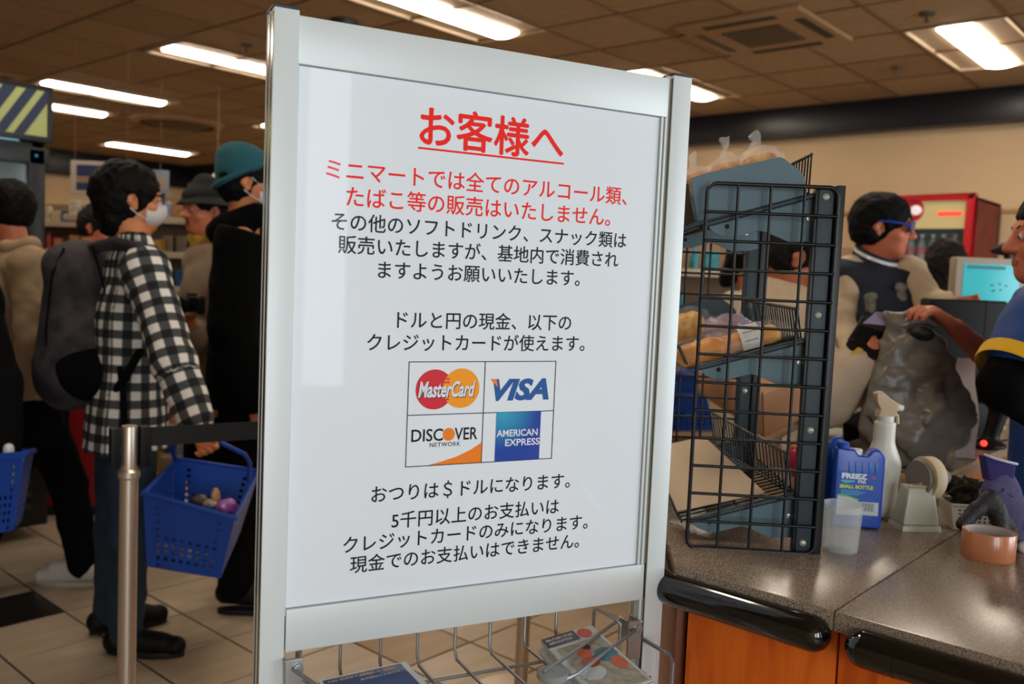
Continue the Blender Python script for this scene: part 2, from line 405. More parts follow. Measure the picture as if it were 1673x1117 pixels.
# air conditioner cassette
m_ac = M('ac_tan', '8c6a47', .6); m_slot = M('slot_dark', '120d09', .6); m_grille = M('ac_grille', '51402a', .7)
ac = thing('air_conditioner', 'square tan ceiling air conditioner cassette with dark outlet slots', 'air conditioner', (AC[0], AC[1], H))
r = AC[2]
obj('body', MB().box((-r, -r, -.03), (r, r, .0)).mesh(.008), m_ac, ac, 'l')
for k in range(4):
    R = Matrix.Rotation(k*PI/2, 3, 'Z'); b = MB(); c = R @ V((r-.07, 0, -.031)); b.obox(c, R @ V((.028, 0, 0)), R @ V((0, .23, 0)), (0, 0, .003))
    obj('outlet_slot', b.mesh(), m_slot if k in (0, 2, 3) else m_grille, ac, 'l')
g = MB().box((-.19, -.19, -.036), (.19, .19, -.03))
for k in range(12): y = -.17+k*.031; g.box((-.18, y-.004, -.04), (.18, y+.004, -.036))
obj('intake_grille', g.mesh(), m_grille, ac, 'l')
p = atz(290, 199, H)
rd = thing('ceiling_air_diffuser', 'round brown air diffuser in the ceiling above the checked-shirt man', 'air vent', (p.x, p.y, H))
obj('outer_ring', MB().lathe((0, 0, 0), [(.50, 0), (.50, -.02), (.44, -.05), (.40, -.045), (.42, 0)], 32).mesh(), m_ac, rd, 'l')
obj('inner_cone', MB().lathe((0, 0, 0), [(.38, -.0), (.36, -.03), (.2, -.075), (0.001, -.08)], 32).mesh(), m_grille, rd, 'l')
p = atz(562, 34, H)
sp = thing('ceiling_camera', 'pale ceiling camera with dark base above the sign top rail', 'camera', (p.x, p.y, H))
obj('base', MB().lathe((0, 0, 0), [(.001, 0), (.085, 0), (.085, -.03), (.06, -.045)], 24).mesh(), M('dark_grey', '1e1c1a', .5), sp, 'l')
obj('housing', MB().hexa([(-.02, -.06, -.09), (.16, -.06, -.10), (.16, .06, -.10), (-.02, .06, -.09), (-.03, -.06, -.03), (.15, -.05, -.04), (.15, .05, -.04), (-.03, .06, -.03)]).mesh(.012, 3), m_fixwhite, sp, 'l')
spk = MB().lathe((0, 0, 0), [(.001, -.05), (.012, -.05), (.014, -.04), (.008, -.03), (.01, -.012), (.042, -.01), (.045, 0)], 16).mesh(); spk.materials.append(m_grille)
for (px, py, lb) in [(1467, 110, 'small brown sprinkler head in the ceiling right of the air conditioner'), (1515, 22, 'small sprinkler head at the top edge near the right strip light'), (403, 73, 'small sprinkler head in the ceiling left of the sign post'), (333, 250, 'tiny dark sprinkler head over the bucket hat'), (10, 127, 'sprinkler head above the cooler header')]:
    p = atz(px, py, H); o = bpy.data.objects.new('sprinkler_head', spk); COL.objects.link(o); o.location = (p.x, p.y, H); tag(o, lb, 'sprinkler', 'ceiling sprinkler heads')
# ================================================================ THE SIGN STAND
m_alu = M('frame_white_aluminium', 'd3dad9', .42, metal=.12, spec=.5)
m_alu2 = M('frame_side_aluminium', 'a89a88', .18, metal=.95)
m_cap = M('cap_blue_grey', '27323c', .5)
m_pan = M('sign_panel_white', 'e2e9ee', .22, spec=.35, coat=.5, var=.015, vscale=3)
m_red = M('lettering_red', 'ee1c0c', .5, spec=.3, coat=.4); m_ink = M('lettering_ink', '0a0e16', .5, spec=.3, coat=.4)
sdv = V((math.cos(rad(-21.8)), math.sin(rad(-21.8)), 0)); nv = V((sdv.y, -sdv.x, 0))     # nv points to the camera
_q = CAM + ray(478, 450)/ray(478, 450).length*1.2
S0 = _q + sdv*(.56-_q.dot(sdv)); S0.z = 0
sign = thing('sign_stand', 'tall white aluminium notice stand with red and black Japanese lettering and a wire leaflet basket', 'sign', S0, rad(-21.8))
def S(px, py, y=0.0):
    p = atp(px, py, S0-nv*y, nv); l = WM[sign.name].inverted() @ p; return l
def s2x(s): return s-.56
X0, X1 = s2x(.268), s2x(.8335); Z0, Z1 = .906, 1.62
pn = obj('panel', MB().box((X0-.01, .0, Z0-.01), (X1+.012, .006, Z1+.01)).mesh(), m_pan, sign, 'l', 'glossy white notice panel')
XPL, XPR = (s2x(.234), s2x(.266)), (s2x(.8485), s2x(.8835))
for (a, b) in (XPL, XPR):
    pm = MB(); pm.box((a, -.010, .03), (b, .004, 1.685))
    pm.box((a+.002, .004, .03), (b-.002, .012, 1.685)); pm.box((a, .012, .03), (b, .024, 1.685)); pm.box((a+.002, .024, .03), (b-.002, .03, 1.685)); pm.box((a, .03, .03), (b, .036, 1.685))
    po = obj('post', pm.mesh(.0012, 2), m_alu, sign, 'l')
    st = MB()
    for y0, y1 in ((-.0085, .0025), (.0135, .0225)):
        st.box((a-.0006, y0, .04), (a+.001, y1, 1.68))
    obj('side_strip', st.mesh(), m_alu2, po, 'l', 'bronze-tinted polished side strips')
    obj('end_cap', MB().box((a-.0005, -.0105, 1.685), (b+.0005, .0365, 1.6885)).mesh(.001), m_cap, sign, 'l')
rl = MB()
rl.box((XPL[1], -.006, Z1), (s2x(.8435), .014, 1.680)); obj('rail', rl.mesh(.0012), m_alu, sign, 'l')
obj('rail', MB().box((XPL[1]+.003, -.006, .848), (s2x(.846), .014, Z0)).mesh(.0012), m_alu, sign, 'l')
for (a, b) in (((s2x(.8335), -.004, Z0), (s2x(.838), .008, Z1)), ((s2x(.8395), -.006, .6), (s2x(.8435), .010, 1.62)), ((s2x(.8435), -.001, .6), (XPR[0], .006, 1.685)), ((XPL[1], -.002, Z0), (X0+.0005, .008, Z1))):
    obj('side_channel', MB().box(a, b).mesh(.0006, 1), m_alu, sign, 'l')
obj('gasket', MB().box((X0, -.0012, Z1-.0012), (X1, 0, Z1)).box((X0, -.0012, Z0), (X1, 0, Z0+.001)).box((X0, -.0008, Z0), (X0+.0008, 0, Z1)).box((X1-.0008, -.0008, Z0), (X1, 0, Z1)).mesh(), M('gasket_grey', '7f858c', .6), sign, 'l')
for (a, b) in (XPL, XPR):
    obj('foot', MB().box((a-.004, -.24, 0), (b+.004, .26, .03)).mesh(.006), m_alu, sign, 'l')
obj('lower_shelf', MB().box((XPL[1], -.01, .25), (XPR[0], .02, .29)).mesh(.002), m_alu, sign, 'l')
def vy(px, xc, yc): return 577+(yc-577)*(3726-px)/(3726-xc)
LINES = [('お客様へ', 687, 920, 803, 218.5, m_red, .018, None), 
 ('ミニマートでは全てのアルコール類、', 533, 1024, 774, 297.5, m_red, .006, 'red'), ('たばこ等の販売はいたしません。', 566, 997, 772, 337, m_red, .006, 'red'),
 ('その他のソフトドリンク、スナック類は', 542, 1023, 763, 375.5, m_ink, .002, None), ('販売いたしますが、基地内で消費され', 553, 1010, 774, 411, m_ink, .002, None),
 ('ますようお願いいたします。', 618, 947, 771, 447.5, m_ink, .002, None), ('ドルと円の現金、以下の', 649, 933, 795, 524.5, m_ink, .002, None),
 ('クレジットカードが使えます。', 600, 955, 806, 560, m_ink, .002, None), ('おつりは＄ドルになります。', 607, 931, 758, 797, m_ink, .002, None),
 ('5千円以上のお支払いは', 640, 913, 779, 838, m_ink, .002, None), ('クレジットカードのみになります。', 561, 960, 793, 868, m_ink, .002, None),
 ('現金でのお支払いはできません。', 572, 946, 754, 903, m_ink, .002, None)]
def bold(me, e):
    bm = bmesh.new(); bm.from_mesh(me); g0 = bm.verts[:]+bm.edges[:]+bm.faces[:]
    for k, (dx, dz) in enumerate(((-e, 0), (e, 0), (0, e), (0, -e))):
        r_ = bmesh.ops.duplicate(bm, geom=g0); vs = [q for q in r_['geom'] if isinstance(q, bmesh.types.BMVert)]; bmesh.ops.translate(bm, verts=vs, vec=(dx, -.00003*(k+1), dz))
    bm.to_mesh(me); bm.free(); return me
for (s, xl, xr, xc, yc, mt, off, lb) in LINES:
    a, b, c = S(xl, vy(xl, xc, yc)), S(xr, vy(xr, xc, yc)), S(xc, yc)
    me = bold(text_fit(s, a.x, b.x, c.z, -.0003), (b.x-a.x)/len(s)*(.020 if off > .01 else .009))
    obj('heading' if off > .01 else 'text_line', me, mt, pn, 'l', 'red lettering' if mt is m_red else None)
a, b = S(683, 241), S(921, 268); obj('underline', MB().box((a.x, -.0004, a.z-.0016), (b.x, -.0002, a.z+.0012)).mesh(), m_red, pn, 'l')
# card chart
def flat(poly, y=-.0003): return MB().add([(x, y, z) for x, z in poly], [tuple(range(len(poly)))])
c00, c11 = S(668, 591), S(901, 748); c10 = S(908, 590); c01 = S(663, 763)
xa, xb, zt, zb = (c00.x+c01.x)/2, (c10.x+c11.x)/2, (c00.z+c10.z)/2, (c01.z+c11.z)/2
mx_ = (S(791, 591).x+S(788, 755).x)/2; mz_ = (S(666, 678).z+S(904, 671).z)/2
t = .0006; ch = MB()
for z in (zt, mz_, zb): ch.box((xa-t, -.0005, z-t), (xb+t, -.0003, z+t))
for x in (xa, mx_, xb): ch.box((x-t, -.0005, zb), (x+t, -.0003, zt))
chart = obj('card_chart', ch.mesh(), m_ink, sign, 'l', 'black ruled chart of four card logos')
def disc(cx, cz, rx, rz, y=-.0003, n=40): return flat([(cx+rx*math.cos(2*PI*k/n), cz+rz*math.sin(2*PI*k/n)) for k in range(n)], y)
m_mr = M('card_red', 'd01f30', .4, coat=.9); m_my = M('card_yellow', 'f59a10', .4, coat=.9); m_wh = M('print_white', 'dfe3e8', .4, coat=.9)
m_vb = M('card_blue', '11559b', .4, coat=.9); m_or = M('card_orange', 'f07f10', .4, coat=.9)
p = S(710, 636); q = S(753.5, 634); e = S(740.5, 634); rr = (e.x-p.x)
obj('red_circle', disc(p.x, p.z, rr, rr, -.0003).mesh(), m_mr, chart, 'l', 'red overlapping circle')
obj('yellow_circle', disc(q.x, q.z, rr, rr, -.0005).mesh(), m_my, chart, 'l', 'orange-yellow overlapping circle')
cm = (p.x+q.x)/2
st = MB()
for k in range(-4, 5):
    z = p.z+k*.0049; w = math.sqrt(max(rr*rr-(k*.0049)**2, 0))-(q.x-p.x)/2
    if w > .001 and abs(k) > 1: st.box((cm-w, -.0007, z-.0011), (cm+.002, -.0006, z+.0011))
obj('interlock_bars', st.mesh(), m_mr, chart, 'l')
a, b = S(683, 637), S(776, 634)
m_shd = M('print_dark', '3a2030', .4)
obj('card_name_shadow', text_fit('MasterCard', a.x+.001, b.x+.001, (a.z+b.z)/2-.0012, -.0008, .0235, offset=.03, shear=.25), m_shd, chart, 'l')
obj('card_name', text_fit('MasterCard', a.x, b.x, (a.z+b.z)/2, -.0010, .0235, offset=.028, shear=.25), m_wh, chart, 'l', 'white slanted card name')
a, b = S(803, 637), S(897, 635)
obj('card_name', text_fit('VISA', a.x+.002, b.x, (a.z+b.z)/2, -.0004, .033, offset=.045, shear=.28), m_vb, chart, 'l', 'bold blue slanted card name')
a = S(801, 619); obj('orange_flick', flat([(a.x, a.z), (a.x+.010, a.z), (a.x+.0125, a.z-.012)], -.0006).mesh(), m_or, chart, 'l')
a, b = S(672, 711), S(780, 708)
me1 = text_fit('DISC', a.x, a.x+(b.x-a.x)*.47, (a.z+b.z)/2, -.0004, .018, offset=.012); me2 = text_fit('VER', a.x+(b.x-a.x)*.645, b.x, (a.z+b.z)/2, -.0004, .018, offset=.012)
obj('card_name', me1, m_ink, chart, 'l'); obj('card_name', me2, m_ink, chart, 'l')
obj('orange_ball', disc(a.x+(b.x-a.x)*.557, (a.z+b.z)/2, .0093, .0093, -.0004).mesh(), m_or, chart, 'l')
a, b = S(702, 726.5), S(752, 724.5); obj('small_word', text_fit('NETWORK', a.x, b.x, (a.z+b.z)/2, -.0004, .0062, offset=.006, spacing=1.15), m_ink, chart, 'l')
P = [S(698, 760), S(720, 754), S(745, 746), S(768, 735), S(787.5, 722), S(787, 755)]
obj('orange_sweep', flat([(v.x, v.z) for v in P], -.0004).mesh(), m_or, chart, 'l')
P = [S(811.5, 672), S(883, 671), S(881, 748), S(807.5, 753)]; x0 = (P[0].x+P[3].x)/2; x1 = (P[1].x+P[2].x)/2
m_ax = M('card_blue_square', '0a4fb0', .4, coat=.9)
nt = m_ax.node_tree; tc = nt.nodes.new('ShaderNodeTexCoord'); sx = nt.nodes.new('ShaderNodeSeparateXYZ'); nt.links.new(tc.outputs['Generated'], sx.inputs[0])
vm = nt.nodes.new('ShaderNodeVectorMath'); vm.operation = 'DISTANCE'; vm.inputs[1].default_value = (.15, 0, 1.0); nt.links.new(tc.outputs['Generated'], vm.inputs[0])
cr = nt.nodes.new('ShaderNodeValToRGB'); cr.color_ramp.elements[0].color = rgb('29a8c4'); cr.color_ramp.elements[1].color = rgb('063f9e'); cr.color_ramp.elements[1].position = .75
nt.links.new(vm.outputs['Value'], cr.inputs[0]); nt.links.new(cr.outputs[0], nt.nodes['Principled BSDF'].inputs['Base Color'])
obj('blue_square', MB().box((x0, -.0006, zb), (x1, -.0004, mz_)).mesh(), m_ax, chart, 'l', 'blue square shading to turquoise at its upper corner')
for w, a, b in (('AMERICAN', S(811, 707), S(878, 706)), ('EXPRESS', S(825, 722), S(881, 721))):
    obj('card_name', text_fit(w, a.x, b.x, (a.z+b.z)/2, -.0008, .0105, offset=.02), m_wh, chart, 'l')
# leaflet basket of the stand
m_wire = M('basket_wire_grey', '8f9294', .35, metal=.6)
bk = MB(); ZB = .789; wx = [492, 558, 623.5, 684, 745, 801.6, 858.4, 909]
for px in wx:
    x = S(px, 1050, .02).x
    bk.tube([(x, .024, .87), (x, .024, ZB+.012), (x, .015, ZB), (x, -.145, ZB), (x, -.15, ZB+.004), (x, -.15, ZB+.012)], .0024, 8)
xl, xr = S(470, 1060).x+.004, S(962, 1040, .02).x
for yy, zz in ((-.03, ZB-.004), (-.10, ZB-.004), (-.150, ZB+.004), (.028, .862)):
    bk.tube([(xl, yy, zz), (xr, yy, zz)], .0026, 8)
obj('wire_basket', bk.mesh(), m_wire, sign, 'l', 'grey wire leaflet basket under the lower rail')
sl = MB()
a = S(971, 993, .03); b = S(1011, 1012, .0)
sl.tube([(a.x, .03, a.z-.05), (a.x, .03, a.z-.004), (a.x+.002, .026, a.z), (b.x-.004, -.002, b.z), (b.x, -.006, b.z-.004), (b.x, -.006, b.z-.07)], .0026, 8)
a = S(1049, 1043, -.012); sl.tube([(a.x-.002, .0, a.z-.10), (a.x-.002, -.008, a.z-.004), (a.x, -.014, a.z), (a.x+.004, -.082, a.z), (a.x+.004, -.09, a.z-.008), (a.x+.004, -.09, a.z-.2)], .0032, 8)
a = S(1020, 1100, -.08); sl.tube([(a.x-.03, -.08, a.z-.008), (a.x+.03, -.085, a.z), (a.x+.036, -.085, a.z-.006), (a.x+.036, -.085, a.z-.1)], .0026, 8)
obj('side_loop', sl.mesh(), m_wire, sign, 'l')
m_brk = M('bracket_silver', 'a9abab', .3, metal=.7)
for sx_, (bx, by) in ((1, (1030, 1022)), (-1, (476, 1085))):
    c = S(bx, by, -.006); br = MB().box((c.x-.012, -.02, c.z-.05), (c.x+.012, -.014, c.z+.012)).box((c.x-.012, -.02, c.z-.02), (c.x-.009, .012, c.z+.012)).box((c.x+.009, -.02, c.z-.05), (c.x+.012, .012, c.z+.012))
    bo = obj('hinge_bracket', br.mesh(.002), m_brk, sign, 'l')
    obj('pivot_screw', MB().cyl((c.x+.006, -.024, c.z), (c.x+.006, -.016, c.z), .0065, n=16).mesh(.001), m_brk, bo, 'l')
ah, ah2 = S(1012, 1012, .01), S(1040, 1028, -.018); dc = WM[sign.name].inverted() @ atz(903, 1101, .826)
ar = MB(); ar.tube([ah, dc+V((-.015, -.0, .004))], .0028, 8); ar.tube([ah2, dc+V((.03, -.012, .0)), dc+V((.006, -.016, -.003))], .0028, 8)
arm = obj('holder_arm', ar.mesh(), m_wire, sign, 'l')
obj('weight_disc', MB().lathe(dc, [(.001, -.006), (.0195, -.006), (.0215, -.004), (.0215, .002), (.020, .004), (.001, .004)], 28).mesh(), M('disc_grey', '8e9190', .5), arm, 'l', 'round grey plastic disc')
a = S(478, 1092, -.02); ar = MB().tube([a, a+V((.045, -.045, -.028)), a+V((.07, -.09, -.04))], .003, 8); obj('holder_arm', ar.mesh(), m_wire, sign, 'l')
# leaflets
def sw(x, y, z): return WM[sign.name] @ V((x, y, z))
m_paper = M('leaflet_paper', 'cfd3d2', .5); m_lb = M('leaflet_blue', '0f3b78', .4); m_ly = M('leaflet_yellow', 'e0b030', .4)
def leaflets(corn, z, n, cover, glab, toplab, restlab):
    """corn: far-left, far-right, near-right, near-left corners on plane z (world)"""
    c = [V(q) for q in corn]; c0 = sum(c, V((0, 0, 0)))/4; rn = random.Random(len(toplab))
    for k in range(n):
        last = k == n-1; zz = z-(n-1-k)*.0024; j = V((rn.uniform(-.004, .004), rn.uniform(-.004, .004), 0)) if not last else V((0, 0, 0))
        t = thing('leaflet', toplab if last else restlab, 'leaflet', V((c0.x+j.x, c0.y+j.y, zz)), 0, glab)
        b = MB(); N = 6
        def P(u, v, h): 
            p = (c[0]*(1-u)+c[1]*u)*(1-v)+(c[3]*(1-u)+c[2]*u)*v; return V((p.x+j.x, p.y+j.y, zz+h+.004*(1-v)**2))
        for a in range(N):
            b.hexa([P(0, (a+1)/N, 0), P(1, (a+1)/N, 0), P(1, a/N, 0), P(0, a/N, 0), P(0, (a+1)/N, .0016), P(1, (a+1)/N, .0016), P(1, a/N, .0016), P(0, a/N, .0016)])
        pg = obj('pages', b.mesh(), m_paper, t)
        if last: cover(t, lambda u, v, h=.0018: P(u, v, h))
def quad(P, u0, v0, u1, v1, h=.0019, n=4):
    b = MB()
    for a in range(n):
        va, vb = v0+(v1-v0)*a/n, v0+(v1-v0)*(a+1)/n
        b.add([P(u0, vb, h), P(u1, vb, h), P(u1, va, h), P(u0, va, h)], [(0, 1, 2, 3)])
    return b.mesh()
def blob(P, cu, cv, ru, rv, h, n=24, wob=0):
    return MB().add([P(cu+ru*math.cos(2*PI*k/n)*(1+wob*math.sin(3*k)), cv+rv*math.sin(2*PI*k/n), h) for k in range(n)], [tuple(range(n))]).mesh()
def ptext(s, P, u0, u1, vc, hv, h, **kw):
    me, lo, hi = text_mesh(s, **kw); co = np.empty(len(me.vertices)*3); me.vertices.foreach_get('co', co); co = co.reshape(-1, 3)
    for i, q in enumerate(co):
        u = u0+(u1-u0)*(q[0]-lo[0])/(hi[0]-lo[0]); v = vc-hv*((q[1]-lo[1])/(hi[1]-lo[1])-.5); co[i] = P(u, v, h)
    me.vertices.foreach_set('co', co.ravel()); me.update(); return me
def coverA(t, P):
    obj('title_band', quad(P, 0.0, .0, .62, .16), m_lbn, t, 'w', 'dark blue title band')
    obj('title', ptext('MILITARY STAR', P, .06, .56, .05, .035, .0021, offset=.02), m_wh, t); obj('title', ptext('APPLICATION', P, .06, .5, .105, .035, .0021, offset=.02), m_wh, t)
    obj('red_seal', blob(P, .76, .09, .13, .075, .0021), m_mr, t)
    obj('photo_ground', quad(P, .1, .2, .95, .98), M('leaflet_photo', 'a9a08c', .5, var=.3, vscale=60), t)
    obj('photo_figure', blob(P, .52, .30, .12, .06, .0022, wob=.22), M('hair_print', '5a2a12', .5), t)
    obj('photo_figure', blob(P, .45, .38, .12, .07, .0023, wob=.22), M('skin_print', 'd2643a', .5), t)
    obj('photo_figure', blob(P, .42, .52, .16, .08, .0024, wob=.12), M('skin_print2', 'c4552c', .5), t)
    obj('photo_figure', blob(P, .75, .48, .2, .11, .0022, wob=.22), M('shirt_print', '3f7d92', .5), t)
    obj('photo_figure', blob(P, .3, .66, .22, .11, .0022, wob=.22), M('white_print', 'c9cfcf', .5), t)
    obj('photo_figure', blob(P, .82, .64, .12, .11, .0023, wob=.22), M('skin_print', 'd2643a', .5), t)
m_lbn = M('leaflet_navy', '202a4c', .4)
def coverB(t, P):
    obj('cover_print', quad(P, 0.03, .03, .93, .97), m_lb, t, 'w', 'blue cover')
    obj('title', ptext('ND DAY • APRIL 5, 2025', P, .08, .84, .10, .045, .0021, offset=.02), m_ly, t, 'w', 'yellow lettering')
    obj('title', ptext('基地開放のお知らせ', P, .4, .86, .2, .045, .0021), m_wh, t)
Z = .812
rc = [atz(883, 1051, Z), atz(966, 1026, Z), atz(1066, 1112, Z)]; rc.append(rc[0]+rc[2]-rc[1])
leaflets(rc, Z, 9, coverA, 'leaflets in the right part of the sign basket', 'topmost photo-covered leaflet in the right part of the sign basket', 'white leaflet under the photo-covered one in the sign basket')
rc = [atz(520, 1118, Z), atz(662, 1086, Z), atz(720, 1140, Z)]; rc.append(rc[0]+rc[2]-rc[1])
leaflets(rc, Z, 8, coverB, 'leaflets in the left part of the sign basket', 'topmost blue leaflet with yellow title in the left part of the basket', 'white leaflet under the blue one in the sign basket')
# ================================================================ THE CHECKOUT COUNTER
m_top = ramp_mat('counter_speckled', ['2b241f', '75675a', '8b7b6b', 'a59585'], 420, .22, 6, lo=.30, hi=.66)
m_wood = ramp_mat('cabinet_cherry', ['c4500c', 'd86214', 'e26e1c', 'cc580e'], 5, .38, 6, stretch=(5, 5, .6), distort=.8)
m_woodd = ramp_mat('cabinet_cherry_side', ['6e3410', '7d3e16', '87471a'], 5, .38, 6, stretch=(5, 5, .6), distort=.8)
m_bump = M('bumper_black', '08090a', .10, coat=.6)
m_dark = M('dark_void', '0b0a09', .8)
ZT = .9; SY = .473
def slab(poly, z0, z1, bev=.0025): return MB().prism([(x, y, z0) for x, y in poly], (0, 0, z1-z0)).mesh(bev, 2)
P1 = [(1.265, SY+.0007), (2.08, SY+.0007), (2.08, .66), (3.7, .66), (3.7, 1.02), (1.64, 1.02), (1.473, .892), (1.265, .736)]
P2 = [(1.265, -1.6), (2.05, -1.6), (2.05, SY-.0007), (1.265, SY-.0007)]
single('countertop', slab(P1, ZT-.03, ZT), m_top, 'speckled brown countertop slab with the cut-off corner under the bread rack', 'countertop', 'speckled countertop slabs')
single('countertop', slab(P2, ZT-.03, ZT), m_top, 'speckled brown countertop slab in the lower right corner, under the tan tape roll', 'countertop', 'speckled countertop slabs')
def cabinet(label, poly, front_idx, panels):
    c = V((sum(p[0] for p in poly)/len(poly), sum(p[1] for p in poly)/len(poly), 0))
    t = thing('counter_cabinet', label, 'cabinet', c)
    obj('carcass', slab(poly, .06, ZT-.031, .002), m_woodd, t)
    obj('plinth', slab([(p[0]+(c.x-p[0])*.04, p[1]+(c.y-p[1])*.04) for p in poly], 0, .06, 0), m_dark, t)
    for (a, b, mt) in panels:
        a, b = V((*a, 0)), V((*b, 0)); d = (b-a).normalized(); n = V((d.y, -d.x, 0)); 
        if n.dot(a-c) < 0: n = -n
        q = MB().hexa([a+d*.001+V((0, 0, .07)), b-d*.001+V((0, 0, .07)), b-d*.001+n*.018+V((0, 0, .07)), a+d*.001+n*.018+V((0, 0, .07)),
                       a+d*.001+V((0, 0, ZT-.032)), b-d*.001+V((0, 0, ZT-.032)), b-d*.001+n*.018+V((0, 0, ZT-.032)), a+d*.001+n*.018+V((0, 0, ZT-.032))])
        obj('panel', q.mesh(.0015, 2), mt, t)
    return t
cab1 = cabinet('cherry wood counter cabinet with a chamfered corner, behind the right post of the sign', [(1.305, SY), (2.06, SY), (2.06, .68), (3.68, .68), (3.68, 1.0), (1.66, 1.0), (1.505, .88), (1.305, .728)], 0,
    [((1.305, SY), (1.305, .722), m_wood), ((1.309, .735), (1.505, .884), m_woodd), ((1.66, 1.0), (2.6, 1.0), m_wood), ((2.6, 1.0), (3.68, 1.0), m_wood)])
cab2 = cabinet('cherry wood counter cabinet cut by the lower right corner of the photo', [(1.305, -1.58), (2.03, -1.58), (2.03, SY-.002), (1.305, SY-.002)], 0,
    [((1.305, SY-.002), (1.305, -.35), m_wood), ((1.305, -.35), (1.305, -1.58), m_wood)])
def bumper(pts, label, caps=(1, 1)):
    c = sum((V(p) for p in pts), V((0, 0, 0)))/len(pts); t = thing('bumper_rail', label, 'bumper', V((c.x, c.y, .83)), 0, 'black bumper rails along the counter edge')
    r = .0265; P = [V(p) for p in pts]; Q = [P[0]]
    for i in range(1, len(P)-1):                                    # rounded elbows
        a = (P[i-1]-P[i]).normalized(); b = (P[i+1]-P[i]).normalized()
        for k in range(7): s = k/6; Q.append(P[i]+a*.035*(1-s)**2+b*.035*s*s)
    Q.append(P[-1]); obj('rail', MB().tube(Q, r, 24, cap=True).mesh(ang=60), m_bump, t)
    for end, nb, on in ((P[0], P[1], caps[0]), (P[-1], P[-2], caps[1])):
        if not on: continue
        d = (end-nb).normalized(); a = d.orthogonal(); prof = [(r+.0006, -.045), (r+.0006, 0)]+[((r+.0006)*math.cos(PI/2*k/8), (r+.0006)*math.sin(PI/2*k/8)) for k in range(1, 9)]
        obj('end_cap', MB().lathe(end, prof, 24, d).mesh(ang=60), m_bump, t)
    for i in range(len(P)-1):
        mpt = (P[i]+P[i+1])/2; n = V((1, 0, 0)) if abs(P[i].x-P[i+1].x) < .01 else V((P[i+1]-P[i]).orthogonal().normalized())
        dd = (P[i+1]-P[i]).normalized(); n = V((dd.y, -dd.x, 0)); n = n if n.x > 0 else -n
        obj('bracket', MB().obox(mpt+n*.03, n*.022, dd*.05, (0, 0, .012)).mesh(.002), m_dark, t)
    return t
ZR = .861
bumper([(1.4985, .943, ZR), (1.262, .763, ZR), (1.258, .500, ZR)], 'black glossy bumper rail bent around the counter corner beside the sign')
bumper([(1.258, .424, ZR), (1.258, -1.5, ZR)], 'black glossy bumper rail running out of the lower right corner')
# ================================================================ THE BREAD RACK
m_rk = M('rack_black', '0c0e10', .4, spec=.4); m_rb = M('rack_blue_grey', '546d76', .55, var=.05, vscale=30); m_rb2 = M('rack_blue_grey_dark', '2b3940', .5)
m_scr = M('screw_zinc', 'd5d5cc', .3, metal=.6)
RBL = V((1.375, .781, .9)); ru = V((.624, -.782, 0)).normalized(); rw = V((-ru.y, ru.x, 0))
rack = thing('bread_rack', 'black wire and blue-grey steel counter rack with sloping bread trays', 'rack', RBL, math.atan2(ru.y, ru.x))
def RP(px, py, y=0.0):
    return WM[rack.name].inverted() @ atp(px, py, RBL+rw*y, rw)
RH = .636; RW = .2215
def wirepanel(y, name, r0=.0036, r1=.0027):
    b = MB(); c = .016; pts = []
    for (cx, cz, a0) in ((c, c, 180), (RW-c, c, 270), (RW-c, RH-c, 0), (c, RH-c, 90)):
        for k in range(6): a = rad(a0+90*k/5); pts.append((cx+c*math.cos(a), y, cz+c*math.sin(a)))
    b.tube(pts, r0, 8, closed=True); fr = obj(name, b.mesh(ang=60), m_rk, rack, 'l')
    for i in range(1, 13): z = RH*i/13; w = obj('wire', MB().tube([(0, y-.004, z), (RW, y-.004, z)], r1, 8).mesh(ang=60), m_rk, fr, 'l')
    for x in (.0525, .108, .165): w = obj('wire', MB().tube([(x, y, 0), (x, y, RH)], r1, 8).mesh(ang=60), m_rk, fr, 'l')
    return fr
wirepanel(0, 'side_grid'); wirepanel(.58, 'side_grid')
for y0 in (.006, .56):
    po = obj('upright', MB().box((RW-.031, y0, 0), (RW-.005, y0+.022, RH)).mesh(.002), m_rb2, rack, 'l')
    obj('edge_angle', MB().box((RW-.003, y0-.008, 0), (RW+.011, y0+.03, RH+.004)).box((RW-.036, y0+.002, 0), (RW-.031, y0+.018, RH)).mesh(.001), m_rk, rack, 'l')
    for px, py in ((1360, 322), (1347, 515), (1333, 703), (1320, 887)):
        q = RP(px, py, .006); obj('screw', MB().lathe((RW-.019, y0, q.z), [(.0062, 0), (.006, .002), (.004, .004), (.001, .0046)], 14, (0, -1, 0)).mesh(), m_scr, po, 'l')
